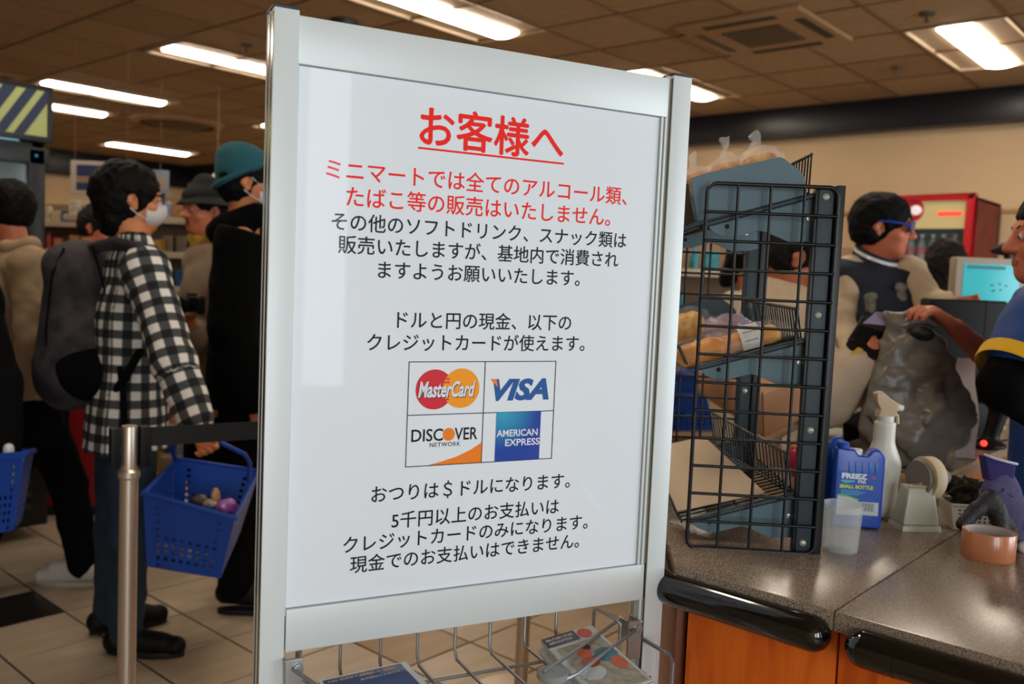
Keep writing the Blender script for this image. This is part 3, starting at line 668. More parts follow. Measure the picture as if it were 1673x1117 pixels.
def tray(dz, full, fence_pts, idx):
    """one sloping shelf: hanging bracket plates, tube edge, floor, lips"""
    D = V((0, 0, dz)); br = []
    for yy in (.030, .548):
        poly = [(1156, 369), (1166, 380), (1185, 388), (1199, 388), (1240, 377), (1251, 379), (1290, 396), (1332, 394), (1346, 389), (1343, 322), (1325, 318), (1240, 341), (1156, 363)]
        P = []
        for px, py in poly: q = RP(px, py, .030); P.append(V((q.x, yy, q.z+dz)))
        b = obj('bracket_plate', MB().prism(P, (0, .0025, 0)).mesh(.0006, 1), m_rb, rack, 'l', 'blue-grey scalloped bracket plate'); br.append(b)
        a, c = RP(1152, 367, .026), RP(1338, 317, .026)
        obj('edge_tube', MB().tube([(a.x, yy-.006, a.z+dz), (c.x, yy-.006, c.z+dz)], .0052, 12).mesh(ang=60), m_rb2, rack, 'l')
        for px, py, mm in ((1188, 370, m_dark), (1321, 357, m_scr)):
            q = RP(px, py, .03); obj('rivet', MB().lathe((q.x, yy, q.z+dz), [(.004, 0), (.0035, .0012), (.001, .0016)], 12, (0, -1, 0)).mesh(), mm, b, 'l')
    a, c = RP(1142, 369, .03)+D, RP(1335, 318, .03)+D
    fl_ = MB()
    for k in range(24): y = .036+k*.0222; fl_.tube([(a.x, y, a.z), (c.x, y, c.z)], .0016, 6)
    for k in range(5): s = k/4; p = a.lerp(c, s); fl_.tube([(p.x, .034, p.z-.003), (p.x, .55, p.z-.003)], .002, 6)
    obj('tray_floor', fl_.mesh(ang=60), m_rk, rack, 'l')
    # lip across the low end
    l0, l1 = RP(1137, 362, .03)+D, RP(1124, 300 if full else 330, .03)+D
    obj('front_lip', MB().hexa([(l0.x-.003, .03, l0.z), (l0.x+.001, .03, l0.z), (l0.x+.001, .552, l0.z), (l0.x-.003, .552, l0.z), (l1.x-.003, .03, l1.z), (l1.x+.001, .03, l1.z), (l1.x+.001, .552, l1.z), (l1.x-.003, .552, l1.z)]).mesh(.001), m_rk, rack, 'l')
    if full is not None:
        for yy in ((.030, .550) if full else (.550,)):
            poly = [(1128, 291), (1150, 284), (1273, 257), (1281, 260), (1308, 281), (1314, 290), (1317, 318), (1240, 340), (1139, 361)]
            P = []
            for px, py in poly: q = RP(px, py, .030); P.append(V((q.x, yy-.004, q.z+dz)))
            obj('tray_side', MB().prism(P, (0, .0025, 0)).mesh(.0006, 1), m_rb if full else m_rb2, rack, 'l', 'blue-grey solid side plate of the tray')
    # comb fence along the high end, leaning outwards
    nt_, nb_, ft_, fb_ = fence_pts; b = MB(); n = 26
    for k in range(n): s = k/(n-1); b.tube([nt_.lerp(ft_, s), nb_.lerp(fb_, s)], .0016, 6)
    b.tube([nt_, ft_], .003, 8); b.tube([nb_, fb_], .003, 8)
    obj('comb_fence', b.mesh(ang=60), m_rk, rack, 'l')
DZ = RP(1185, 622, .03).z-RP(1185, 388, .03).z
DZ2 = RP(1150, 869, .03).z-RP(1185, 388, .03).z
q = lambda px, py, y: RP(px, py, y)
def far_of(p, y=.53): return V((p.x, y, p.z))
a, b_ = q(1326, 252, .05), q(1321, 316, .05); tray(0, True, (a, b_, far_of(a), far_of(b_)), 0)
tray(DZ, False, (q(1303, 505, .05), q(1310, 562, .05), q(1213, 489, .53), q(1221, 536, .53)), 1)
tray(DZ2, None, (q(1288, 742, .05), q(1293, 806, .05), q(1160, 672, .53), q(1168, 728, .53)), 2)
def on_tray(px, py, y): return WM[rack.name] @ RP(px, py, y)
# white insert sheet on the lowest tray
pa = [on_tray(1105, 836, .06), on_tray(1250, 806, .06), on_tray(1150, 714, .42), on_tray(1040, 738, .42)]
single('price_sheet', MB().prism(pa, (0, 0, .002)).mesh(), M('sheet_cream', 'b9a58c', .6), 'blank cream sheet lying on the lowest tray of the bread rack', 'sheet')
# bread: buns and loaves in clear bags
m_bun = ramp_mat('bread_crust', ['9c560e', 'c08226', 'd2a04a', 'ae6c1c'], 30, .5, 4, bump=.2)
m_loaf = ramp_mat('loaf_crust', ['c4700c', 'd8891e', 'e4a23a'], 24, .45, 4, bump=.15)
m_film = M('clear_film', 'f4f1ea', .10, trans=.0, alpha=.07, spec=1.0, bump=.6, bscale=60)
m_film3 = M('clear_film_crinkled', 'f4f1ea', .10, alpha=.17, spec=1.0, bump=.8, bscale=70)
m_film2 = M('clear_film_lilac', 'c9c2e0', .15, alpha=.45, spec=1.0, bump=.6, bscale=60)
def orient(dx, up=V((0, 0, 1))):
    x = V(dx).normalized(); y = up.cross(x).normalized(); z = x.cross(y); return Matrix((x, y, z)).transposed()
def bagged(name, label, group, c, dx, L, R_, kind, film=None, top=None, lab=False):
    """bread of length L and radius R_ around c (bottom centre) in a crinkled bag; top = height of a twisted neck"""
    c = V(c); R = orient(dx); t = thing(name, label, 'bread', c, 0, group); s = SD(); x, y, z = (V(R.col[i]) for i in range(3))
    if kind == 'bun':
        for i in (-1, 0, 1): s.ell(c+x*(L*.28*i)+z*R_*.9, (L*.24, R_*.95, R_*.85), R, .012)
    else:
        s.cone(c-x*(L/2-R_)+z*R_, c+x*(L/2-R_)+z*R_, R_*.86, R_*.9, .01, (z, 1.12))
    obj('loaf' if kind != 'bun' else 'bun', s.mesh(.004, [(.0012, 90)]), m_bun if kind == 'bun' else m_loaf, t)
    s = SD(); s.cone(c-x*(L/2-R_*.7)+z*R_, c+x*(L/2-R_*.7)+z*R_, R_*1.12, R_*1.15, .01, (z, 1.08))
    if top: s.cone(c+z*R_*1.3, c+z*(R_*1.5+top*.55), R_*.8, R_*.18, .02).cone(c+z*(R_*1.5+top*.5), c+z*(R_*1.6+top)+x*.006, R_*.16, R_*.42, .01, (y, 2.2))
    else: s.cone(c+x*(L/2-R_*.4)+z*R_, c+x*(L/2+R_*.9)+z*R_*.7, R_*.9, R_*.6, .02, (z, 2.2))
    obj('bag', s.mesh(.0045, [(.0035, 140), (.003, 260)]), film or m_film, t, 'w', 'clear crinkled bag')
    if lab:
        lc = c+x*L*.12; b = MB(); N = 8
        vs = []; 
        for k in range(N+1):
            a = rad(-40+150*k/N); p = z*R_+(-y*math.cos(a)+z*math.sin(a))*R_*1.2
            vs += [lc-x*.019+p, lc+x*.019+p]
        b.add(vs, [(2*k, 2*k+1, 2*k+3, 2*k+2) for k in range(N)])
        lo = obj('price_label', b.mesh(solid=1), M('label_white', 'd8d4cc', .5), t, 'w', 'white barcode label'); b = MB()
        for k in range(9):
            dx_ = -.012+k*.0028; a0, a1 = rad(5), rad(40)
            P = [lc+x*(dx_+o)+z*R_+(-y*math.cos(a)+z*math.sin(a))*R_*1.215 for a in (a0, a1) for o in (0, .0013)]; b.add(P, [(0, 1, 3, 2)])
        obj('barcode', b.mesh(solid=1), m_ink, lo)
    return t
ux = (RP(1335, 318, .03)-RP(1142, 369, .03)).normalized(); ux = (WM[rack.name].to_3x3() @ ux)
G1 = 'bagged buns on the top tray'
for (px, py, yy, L, R_, tp, lb) in [(1143, 318, .30, .07, .026, .035, 'bag of buns with a drooping neck on the top tray, nearest the sign post'), (1197, 306, .20, .08, .028, .045, 'bag of buns with an upright twisted white neck in the middle of the top tray'),
        (1247, 296, .16, .07, .030, .036, 'bag of buns with a wide crinkled neck at the high end of the top tray'), (1168, 318, .36, .07, .022, .015, 'flat bag of buns tucked low between the two left bags of the top tray')]:
    bagged('bagged_buns', lb, G1, on_tray(px, py, yy), ux, L, R_, 'bun', m_film3, tp)
bagged('bagged_loaf', 'long golden loaf in a clear bag with a white barcode label on the middle tray', 'bread on the middle tray', on_tray(1212, 583, .12), ux, .165, .026, 'loaf', lab=True)
bagged('bagged_loaf', 'golden loaf in a clear bag low at the sign end of the middle tray', 'bread on the middle tray', on_tray(1150, 600, .07), ux, .10, .028, 'loaf')
bagged('bagged_buns', 'round bag of golden rolls standing behind at the sign end of the middle tray', 'bread on the middle tray', on_tray(1124, 560, .30), ux, .085, .036, 'bun')
bagged('bagged_buns', 'small bag with lilac printed film behind the long loaf', 'bread on the middle tray', on_tray(1185, 560, .30), ux, .085, .028, 'bun', m_film2)
# ================================================================ THINGS ON THE COUNTER
def up_(p, h): return V((p.x, p.y, p.z+h))
# measuring cup
m_cup = M('cup_plastic', 'dfe3e0', .22, trans=.0, alpha=.20, spec=.8)
c = atz(1372, 900, ZT); cup = thing('plastic_cup', 'empty translucent plastic cup in front of the blue ice packs', 'cup', c)
obj('body', MB().lathe((0, 0, 0), [(.001, .0), (.0285, .0), (.030, .002), (.0345, .084), (.0355, .0855), (.0335, .0855), (.0290, .004), (.001, .004)], 40).mesh(ang=50), m_cup, cup, 'l')
obj('rim', MB().lathe((0, 0, 0), [(.0345, .0845), (.0362, .0852), (.0345, .0868), (.0335, .0855)], 40).mesh(ang=60), m_cup, cup, 'l')
# ice packs
m_ice = M('ice_blue', '0d46b0', .3, spec=.6); m_icel = M('ice_label', '1750b4', .35); m_icel2 = M('ice_label_white', 'c8ced2', .4); m_ylw = M('print_yellow', 'cfe23a', .4); m_teal = M('print_teal', '4fb4c8', .4); m_grn = M('print_green', '6fbf4a', .4)
def ice_pack(c, rz, label, front):
    t = thing('ice_pack', label, 'ice pack', c, rz, 'blue ice packs'); w, d, h = .046, .0145, .158
    b = MB().prism([(-w, -d, .002), (w, -d, .002), (w, -d, h-.014), (w-.012, -d, h-.001), (w-.026, -d, h-.001), (w-.034, -d, h-.014), (-w+.042, -d, h-.014), (-w+.034, -d, h-.002), (-w, -d, h-.002)], (0, 2*d, 0))
    obj('body', b.mesh(.005, 3), m_ice, t, 'l')
    r = MB()
    for k in range(5): x = -w+.026+k*.0125; r.obox((x, -d-.0008, h-.038), (.0022, 0, 0), (0, .001, 0), (0, 0, .012))
    obj('ribs', r.mesh(.0008), M('ice_blue_light', '2f74d0', .3), t, 'l')
    for (x, z) in ((-w+.014, h-.002), (-.006, h-.014)):
        obj('cap', MB().lathe((x, 0, z), [(.011, 0), (.0115, .009), (.010, .011), (.001, .011)], 20).mesh(), m_ice if x < -.02 else m_wh, t, 'l', 'screw cap')
    if front:
        lb = obj('label', MB().box((-w+.006, -d-.0006, .026), (w-.006, -d+.001, .112)).mesh(), m_icel, t, 'l', 'printed label')
        y = -d-.0009
        obj('label_name', text_fit('FREEZ', -w+.012, .014, .1035, y, .011, offset=.06), m_wh, lb, 'l'); obj('label_name', text_fit('PAK', -.003, .013, .0935, y, .0075, offset=.03), m_wh, lb, 'l')
        obj('label_name', text_fit('SMALL BOTTLE', -w+.009, .026, .0825, y, .0075, offset=.05), m_ylw, lb, 'l')
        obj('crystal_mark', flat([(-w+.012, .0955), (-.010, .0955), (-.008, .092), (-w+.02, .0885), (-w+.011, .092)], y).mesh(), m_teal, lb, 'l')
        for k in range(4): obj('small_print', MB().box((-w+.012, y, .0745-k*.0028), (.0+.006*((k*2) % 3), y+.0002, .0757-k*.0028)).mesh(), m_teal, lb, 'l')
        obj('red_mark', flat([(.023, .1), (.028, .1), (.028, .105), (.023, .105)], y).mesh(), m_mr, lb, 'l')
        sw_ = [(-w+.006, .064), (-.02, .062), (-.002, .056), (.004, .052), (.004, .026), (-w+.006, .026)]
        obj('green_sweep', flat([(-w+.006, .0665), (-.02, .065), (.002, .0585), (-.002, .056), (-.02, .062), (-w+.006, .0635)], y).mesh(), m_grn, lb, 'l'); obj('white_field', flat(sw_, y).mesh(), m_icel2, lb, 'l')
        obj('barcode_field', MB().box((.004, y-.0001, .028), (w-.008, y+.0002, .054)).mesh(), m_icel2, lb, 'l'); b = MB()
        for k in range(12): b.box((.008+k*.0019, y-.0003, .036), (.008+k*.0019+.0005+.0005*(k % 3 == 0), y, .052))
        obj('barcode', b.mesh(), m_ink, lb, 'l')
    return t
ip = atz(1399, 862, ZT); ice_pack(ip+V((.006, .006, 0)), rad(-56), 'blue plastic ice pack with its printed label facing out', True)
ip2 = atz(1352, 838, ZT); ice_pack(ip2+V((.03, .03, 0)), rad(-62), 'blue plastic ice pack half hidden by the rack edge', False)
# spray bottle
m_hdpe = M('bottle_white', 'cfccc2', .4, sub=.0); m_noz = M('nozzle_tan', 'b9a184', .4)
c = atz(1432, 846, ZT)+V((.01, 0, 0)); sb = thing('spray_bottle', 'white plastic trigger spray bottle behind the blue ice pack', 'spray bottle', c, rad(-48))
s = SD(); s.cone((0, 0, .03), (0, 0, .105), .035, .034, .02, ((0, 1, 0), 1.35)).cone((0, 0, .11), (.0, 0, .19), .026, .0185, .03)
s.half((0, 0, .003), (0, 0, -1), .004)
obj('body', s.mesh(.004), m_hdpe, sb, 'l')
obj('ribs', MB().lathe((0, 0, 0), sum([[(.0205, .150+k*.007), (.0215, .1535+k*.007)] for k in range(7)], [])+[(.0185, .2)], 24).mesh(ang=80), m_hdpe, sb, 'l')
b = MB().lathe((0, 0, 0), [(.0165, .196), (.0165, .212), (.012, .213)], 20); obj('collar', b.mesh(), m_hdpe, sb, 'l')
tr = MB().prism([(-.020, -.012, .208), (.014, -.012, .208), (.020, -.012, .225), (.022, -.012, .238), (.006, -.012, .247), (-.014, -.012, .262), (-.026, -.012, .258), (-.024, -.012, .240), (-.016, -.012, .225)], (0, .024, 0))
obj('trigger_head', tr.mesh(.004, 3), m_noz, sb, 'l', 'tan trigger head')
obj('nozzle', MB().cyl((.018, 0, .230), (.034, 0, .228), .008, .006, 14).mesh(.001), m_hdpe, sb, 'l'); obj('trigger', MB().tube([(.014, 0, .218), (.024, 0, .212), (.026, 0, .196)], [.004, .0035, .003], 8).mesh(), m_noz, sb, 'l')
# tape dispenser
m_disp = M('dispenser_enamel', 'b3b09c', .35, var=.08, vscale=30, spec=.6)
c = atz(1503, 872, ZT)+V((.035, .022, 0)); td = thing('tape_dispenser', 'heavy cream metal tape dispenser with a roll of masking tape', 'tape dispenser', c, rad(-44))
def frus(w0, d0, w1, d1, z0, z1, dx=0, dy=0): return MB().hexa([(-w0, -d0, z0), (w0, -d0, z0), (w0, d0, z0), (-w0, d0, z0), (-w1+dx, -d1+dy, z1), (w1+dx, -d1+dy, z1), (w1+dx, d1+dy, z1), (-w1+dx, d1+dy, z1)])
obj('base', frus(.040, .030, .038, .028, 0, .012).mesh(.002), m_disp, td, 'l'); obj('pedestal', frus(.037, .026, .026, .018, .012, .086).mesh(.005, 3), m_disp, td, 'l', 'tapering cream pedestal')
obj('cutter_plate', MB().box((-.026, -.02, .0865), (.018, -.010, .0895)).mesh(.001), m_noz, td, 'l')
ax = V((.975, .22, 0)).normalized(); hub = V((.028, .012, .100))
obj('side_disc', MB().lathe(hub-ax*.026, [(.001, 0), (.034, 0), (.036, .004), (.034, .008), (.001, .008)], 32, ax).mesh(), M('disc_grey_dark', '6f6a62', .5), td, 'l', 'grey side disc')
obj('tape_roll', MB().lathe(hub-ax*.014, [(.020, 0), (.041, 0), (.0415, .001), (.0415, .023), (.041, .024), (.020, .024), (.020, 0)], 40, ax).mesh(), M('masking_tape', 'c9b596', .6), td, 'l', 'cream masking tape roll')
obj('side_cone', MB().lathe(hub+ax*.012, [(.034, 0), (.03, .006), (.012, .034), (.001, .036)], 32, ax).mesh(), M('disc_grey_dark', '6f6a62', .5), td, 'l')
obj('stem', MB().prism([(.0, -.006, .08), (.03, -.006, .07), (.026, -.006, .1), (.008, -.006, .1)], (0, .014, 0)).mesh(.001), m_disp, td, 'l')
# small white basket with square holes
m_wbk = M('basket_white', 'cfc3b4', .4); bc = atz(1601, 873, ZT)+V((.045, .02, 0)); wbk = thing('small_basket', 'small white plastic basket with square holes holding dark odds and ends', 'basket', bc, rad(-54))
def lattice(P00, P10, P11, P01, nu, nv, hole, th=.001):
    """wall with a grid of square holes; P** corner points, hole(i, j) says which cells are open"""
    b = MB(); P00, P10, P11, P01 = map(V, (P00, P10, P11, P01))
    def P(u, v): return (P00*(1-u)+P10*u)*(1-v)+(P01*(1-u)+P11*u)*v
    m = .24
    for i in range(nu):
        for j in range(nv):
            u0, u1, v0, v1 = i/nu, (i+1)/nu, j/nv, (j+1)/nv
            if hole(i, j):
                du, dv = (u1-u0)*m, (v1-v0)*m; o = [P(u0, v0), P(u1, v0), P(u1, v1), P(u0, v1)]; n_ = [P(u0+du, v0+dv), P(u1-du, v0+dv), P(u1-du, v1-dv), P(u0+du, v1-dv)]
                b.add(o+n_, [(k, (k+1) % 4, (k+1) % 4+4, k+4) for k in range(4)])
            else: b.add([P(u0, v0), P(u1, v0), P(u1, v1), P(u0, v1)], [(0, 1, 2, 3)])
    return b
def solidify(me, th):
    bm = bmesh.new(); bm.from_mesh(me); bmesh.ops.remove_doubles(bm, verts=bm.verts, dist=1e-5); bmesh.ops.recalc_face_normals(bm, faces=bm.faces); bmesh.ops.solidify(bm, geom=bm.faces[:], thickness=th)
    bm.to_mesh(me); bm.free(); return me
def open_basket(t, top, bot, nus, nv, hole, mt, th, rim_r, rmat=None):
    """top/bot: 4 corners each, in the thing's space"""
    for k in range(4):
        a, b2 = top[k], top[(k+1) % 4]; c_, d_ = bot[k], bot[(k+1) % 4]
        obj('wall_panel', solidify(lattice(c_, d_, b2, a, nus[k % 2], nv, hole(k, nus[k % 2])).mesh(solid=0), th), mt, t, 'l')
    obj('bottom', solidify(MB().add(bot, [(0, 1, 2, 3)]).mesh(), th), mt, t, 'l')
    obj('rim', MB().tube([V(p) for p in top], rim_r, 8, closed=True).mesh(), rmat or mt, t, 'l')
tp = [V(p) for p in ((-.062, -.034, .052), (.062, -.034, .052), (.062, .034, .052), (-.062, .034, .052))]; bt = [V(p) for p in ((-.052, -.027, .002), (.052, -.027, .002), (.052, .027, .002), (-.052, .027, .002))]
open_basket(wbk, tp, bt, (12, 6), 7, lambda k, nu: (lambda i, j: 1 <= i < nu-1 and 1 <= j < 6), m_wbk, .0015, .003)
m_blkp = M('black_film', '0e0d0d', .3, spec=.7)
s = SD(); c = bc+V((0, 0, .05))
bx = V((math.cos(rad(-54)), math.sin(rad(-54)), 0)); by = V((-bx.y, bx.x, 0))
s.ell(c+V((0, 0, .005)), (.05, .025, .02), orient(bx)).ell(c-V((0, 0, .022)), (.049, .024, .022), orient(bx)).cone(c-bx*.05+V((0, 0, .03)), c+bx*.03+V((0, 0, .022)), .012, .022, .02).cone(c-bx*.065+V((0, 0, .052)), c-bx*.02+V((0, 0, .03)), .003, .02, .02)  # black lower lobe added only to darken the basket's inside behind its holes
single('crumpled_bag', s.mesh(.004, [(.004, 110), (.003, 220)]), m_blkp, 'crumpled black plastic bag stuffed in the small white basket', 'bag')
# glove lying over the basket
def gp(px, py, d): return atd(px, py, d)
m_gl = M('glove_knit', '4a4468', .85, var=.2, vscale=180, bump=.3, bscale=500); m_glc = M('glove_cuff', '2d2360', .85, bump=.4, bscale=400); m_glp = M('glove_rubber', '1d1c1f', .6, bump=.3, bscale=200)
t = thing('work_glove', 'purple and black rubber-palmed work glove draped over the small white basket', 'glove', gp(1630, 860, 1.66))
s = SD(); D = 1.68
s.cone(gp(1634, 785, D), gp(1636, 800, D), .024, .030, .02, (cF, 1.9)).cone(gp(1636, 800, D), gp(1650, 838, D-.01), .030, .036, .02, (cF, 1.9)).cone(gp(1622, 808, D-.01), gp(1645, 840, D-.01), .02, .03, .02, (cF, 1.6))
for (a, b2, c2) in [((1625, 812), (1604, 828), (1583, 850)), ((1636, 845), (1640, 872), (1643, 900)), ((1650, 848), (1660, 872), (1668, 898)), ((1662, 842), (1678, 862), (1692, 885)), ((1668, 832), (1690, 850), (1705, 870))]:
    s.cone(gp(*a, D), gp(*b2, D-.02), .012, .0112, .010).cone(gp(*b2, D-.02), gp(*c2, D-.03), .0112, .0095, .008)
obj('hand', s.mesh(.0035, [(.001, 90)]), m_gl, t)
cf = [gp(*q, D-.012) for q in ((1608, 743), (1626, 750), (1645, 755), (1662, 759), (1657, 792), (1636, 794), (1615, 786))]
obj('cuff', MB().prism(cf, cF*.026).mesh(.007, 3), m_glc, t, 'w', 'deep violet ribbed cuff')
obj('cuff_edge', MB().tube([gp(1608, 742, D-.006), gp(1626, 749, D-.016), gp(1645, 754, D-.016), gp(1662, 758, D-.006)], .0026, 8).mesh(), M('cuff_white', 'b9b6c4', .7), t, 'w', 'pale overlocked edge')
s = SD(); s.cone(gp(1618, 812, D-.026), gp(1596, 832, D-.03), .009, .012, .012).cone(gp(1596, 832, D-.03), gp(1572, 856, D-.04), .0125, .0115, .012).cone(gp(1612, 818, D-.028), gp(1632, 842, D-.032), .011, .013, .012).cone(gp(1632, 842, D-.032), gp(1641, 892, D-.045), .0135, .011, .012)
s.cone(gp(1650, 852, D-.022), gp(1662, 885, D-.03), .010, .009).cone(gp(1620, 812, D-.026), gp(1628, 822, D-.028), .009, .012)
obj('rubber_palm', s.mesh(.004), m_glp, t, 'w', 'black rubber coating')
for (q0, q1) in (((1640, 797), (1640, 803)), ((1624, 800), (1628, 806)), ((1630, 805), (1636, 803)), ((1640, 807), (1642, 813)), ((1648, 806), (1654, 812)), ((1655, 810), (1651, 818))):
    obj('stitched_mark', MB().tube([gp(*q0, D-.0215), gp(*q1, D-.0225)], .0012, 6).mesh(), m_glp, t)
# tan tape roll
m_tan = M('packing_tape_tan', 'c07a52', .28, spec=.6, coat=.4)
c = atz(1621, 915, ZT); c = c+V((.018, .012, 0)); tr = thing('packing_tape_roll', 'tan packing tape roll lying flat near the right edge', 'tape roll', c)
obj('tape', MB().lathe((0, 0, 0), [(.0405, .0), (.0435, .0), (.0440, .0008), (.0440, .0472), (.0435, .048), (.0405, .048)], 56).mesh(ang=40), m_tan, tr, 'l')
obj('core', MB().lathe((0, 0, 0), [(.0385, .0005), (.0405, .0005), (.0405, .0475), (.0385, .0475), (.0385, .0005)], 56).mesh(ang=40), M('core_white', 'b9b3ad', .5), tr, 'l', 'pale cardboard core')
c = atz(1668, 903, ZT); s = SD(); s.ell(c+V((.02, -.01, .008)), (.022, .012, .009)).cone(c+V((.01, 0, .009)), c+V((.03, -.02, .006)), .008, .006)
single('plastic_clip', s.mesh(.003), m_wh, 'small white plastic clip at the right edge beside the tan tape roll', 'clip')
# grey carrier bag
m_bag = M('bag_grey_film', '6e675e', .34, spec=.5, alpha=.93, bump=.35, bscale=22)
nt = m_bag.node_tree
D = 2.42; bt_ = thing('carrier_bag', 'tall grey plastic carrier bag standing open on the counter', 'bag', atz(1490, 770, ZT)+V((0, 0, .0)))
def bp(px, py, d=D): return atd(px, py, d)
s = SD()
s.cone(bp(1490, 742), bp(1488, 690), .085, .105, .05, (cF, 1.3)).cone(bp(1488, 690), bp(1484, 610), .105, .095, .05, (cF, 1.3))
s.cone(bp(1484, 610), bp(1478, 545), .095, .045, .05, (cF, 1.4)).cone(bp(1478, 560), bp(1495, 522), .050, .028, .03, (cF, 2))
s.cone(bp(1450, 600), bp(1428, 605), .05, .022, .05, (cF, 1.5)).cone(bp(1520, 570), bp(1530, 660), .035, .06, .05).cone(bp(1540, 600), bp(1562, 700), .02, .03, .04)
s.cone(bp(1452, 640), bp(1445, 700), .05, .04, .05).cone(bp(1462, 525), bp(1450, 515), .03, .015, .02)
s.half(V((0, 0, ZT+.004)), (0, 0, -1), .01)
rng = np.random.default_rng(3)
body = s.mesh(.005, [(-.013, (42, 42, 9)), (-.008, (85, 75, 30)), (.003, 110)]); obj('body', body, m_bag, bt_)
loop = [bp(1515, 545), bp(1500, 533), bp(1494, 545, D-.045), bp(1500, 556, D-.05), bp(1514, 560, D-.05), bp(1520, 550, D-.04)]
s = SD()
for i in range(len(loop)-1): s.cone(loop[i], loop[i+1], .008, .008, .01)
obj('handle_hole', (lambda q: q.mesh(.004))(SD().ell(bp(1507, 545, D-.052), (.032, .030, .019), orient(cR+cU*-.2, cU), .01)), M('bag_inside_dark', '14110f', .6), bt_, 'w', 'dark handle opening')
s = SD(); s.cone(bp(1470, 530, D-.02), bp(1508, 520, D-.03), .012, .014, .015).cone(bp(1508, 520, D-.03), bp(1530, 530, D-.03), .014, .008, .01)
obj('gathered_handle', s.mesh(.004, [(.003, 120)]), m_bag, bt_)
s = SD(); s.ell(bp(1460, 745, D-.05), (.04, .03, .03)).ell(bp(1500, 735, D-.06), (.03, .02, .03))
# things around the far side of the counter
c = atz(1345, 762, ZT); c = V((c.x, c.y, ZT))
m_candy = M('candy_pink', 'c0284a', .25, spec=.7)
t = thing('candy_pouch', 'small pink and red glossy sweets packet behind the rack upright', 'sweets', c+V((-.09, .12, .0)))
s = SD()
for (a, b2) in ((1300, 742), (1313, 750), (1305, 756), (1295, 750)): s.ell(atd(a, b2, 2.22), (.016, .016, .018), None, .004)
s.cone(V((*(atd(1303, 760, 2.22).xy), ZT+.012)), atd(1303, 752, 2.22), .02, .018)
obj('sweets', s.mesh(.004), m_candy, t); s = SD().ell(atd(1299, 731, 2.24), (.018, .012, .014)).ell(atd(1312, 738, 2.22), (.010, .010, .010)); obj('wrapper', s.mesh(.004), M('wrap_orange', 'c98a4a', .3), t, 'w', 'pale orange wrapper')
s = SD(); s.ell(atd(1308, 735, 2.48), (.07, .05, .055)).ell(atd(1335, 700, 2.55), (.035, .03, .05)); s.half(V((0, 0, ZT+.002)), (0, 0, -1), .004)
single('crumpled_bag', s.mesh(.006, [(.006, 60), (.004, 130)]), M('film_pale', 'a9a198', .3, alpha=.8), 'crumpled pale plastic bag on the counter behind the sweets packet', 'bag')
m_tote = ramp_mat('tote_tan', ['a4744f', 'b07f5a', 'b88863'], 5, .42, 3)
D = 2.27
t = thing('tan_tote', 'smooth tan tote bag slumped behind the rack with its lower corner on the counter', 'bag', atz(1250, 722, ZT)+V((.0, .0, 0)))
fr = [(1135, 600), (1345, 600), (1342, 650), (1300, 690), (1248, 716), (1215, 690), (1180, 668), (1138, 640)]
b = MB(); n = len(fr)
vsF = [atd(x, y, D) for x, y in fr]; vsB = [atd(x, y, D+.10) for x, y in fr]
b.add(vsF+vsB+[atd(1246, 640, D-.05)], [(i, (i+1) % n, 2*n) for i in range(n)]+[(i, (i+1) % n, (i+1) % n+n, i+n) for i in range(n)]+[tuple(range(n, 2*n))])
obj('body', b.mesh(.012, 3), m_tote, t); obj('seam', MB().tube([atd(1246, 640, D-.052), atd(1248, 712, D-.004)], .0015, 6).mesh(), M('seam_brown', '6e4a30', .6), t)
# register kit behind the bag
m_bez = M('bezel_beige', 'a59684', .5); m_scrn = M('screen_cyan', '2fa0a8', .3, emis=.55); m_blk = M('plastic_black', '0c0b0b', .5, spec=.25)
D = 3.15; c = atd(1615, 470, D)
mon = thing('register_screen', 'beige checkout touch screen showing a turquoise page', 'monitor', V((c.x, c.y, ZT)), rad(-48.6)+0)
mr = WM[mon.name].inverted(); cl = mr @ c
def ml(px, py, y=0):
    return mr @ atp(px, py, c, V((cF.x, cF.y, 0)).normalized())
A, B_ = ml(1563, 419), ml(1668, 530); 
obj('housing', MB().box((A.x, cl.y, B_.z), (B_.x, cl.y+.05, A.z)).mesh(.008, 3), m_bez, mon, 'l')
A, B_ = ml(1575, 430), ml(1660, 520); sc_ = obj('screen', MB().box((A.x, cl.y-.002, B_.z), (B_.x, cl.y+.01, A.z)).mesh(.001), m_scrn, mon, 'l', 'glowing turquoise screen')
a2, b2 = ml(1580, 433), ml(1642, 441); obj('menu_bar', MB().box((a2.x, cl.y-.003, b2.z), (b2.x, cl.y-.001, a2.z)).mesh(), M('screen_bar', '2a6a74', .4, emis=.3), sc_, 'l')
for (px, py, w) in ((1620, 466, 5), (1633, 464, 4), (1643, 467, 4), (1622, 475, 6), (1634, 474, 4)):
    q = ml(px, py); obj('digits', MB().box((q.x-w*.001, cl.y-.003, q.z-.002), (q.x+w*.001, cl.y-.001, q.z+.002)).mesh(), m_ink, sc_, 'l')
obj('stand', MB().box((cl.x-.02, cl.y+.01, .0), (cl.x+.02, cl.y+.04, cl.z-.05)).box((cl.x-.08, cl.y-.04, 0), (cl.x+.08, cl.y+.1, .015)).mesh(.004), m_bez, mon, 'l')
D = 2.92; c = atd(1580, 560, D); bxm = thing('receipt_printer', 'big black register box in front of the turquoise screen', 'printer', V((c.x, c.y, ZT)), rad(-48.6)); mr = WM[bxm.name].inverted(); cl = mr @ c
def ml(px, py): return mr @ atp(px, py, c, V((cF.x, cF.y, 0)).normalized())
A, B_ = ml(1523, 487), ml(1640, 600)
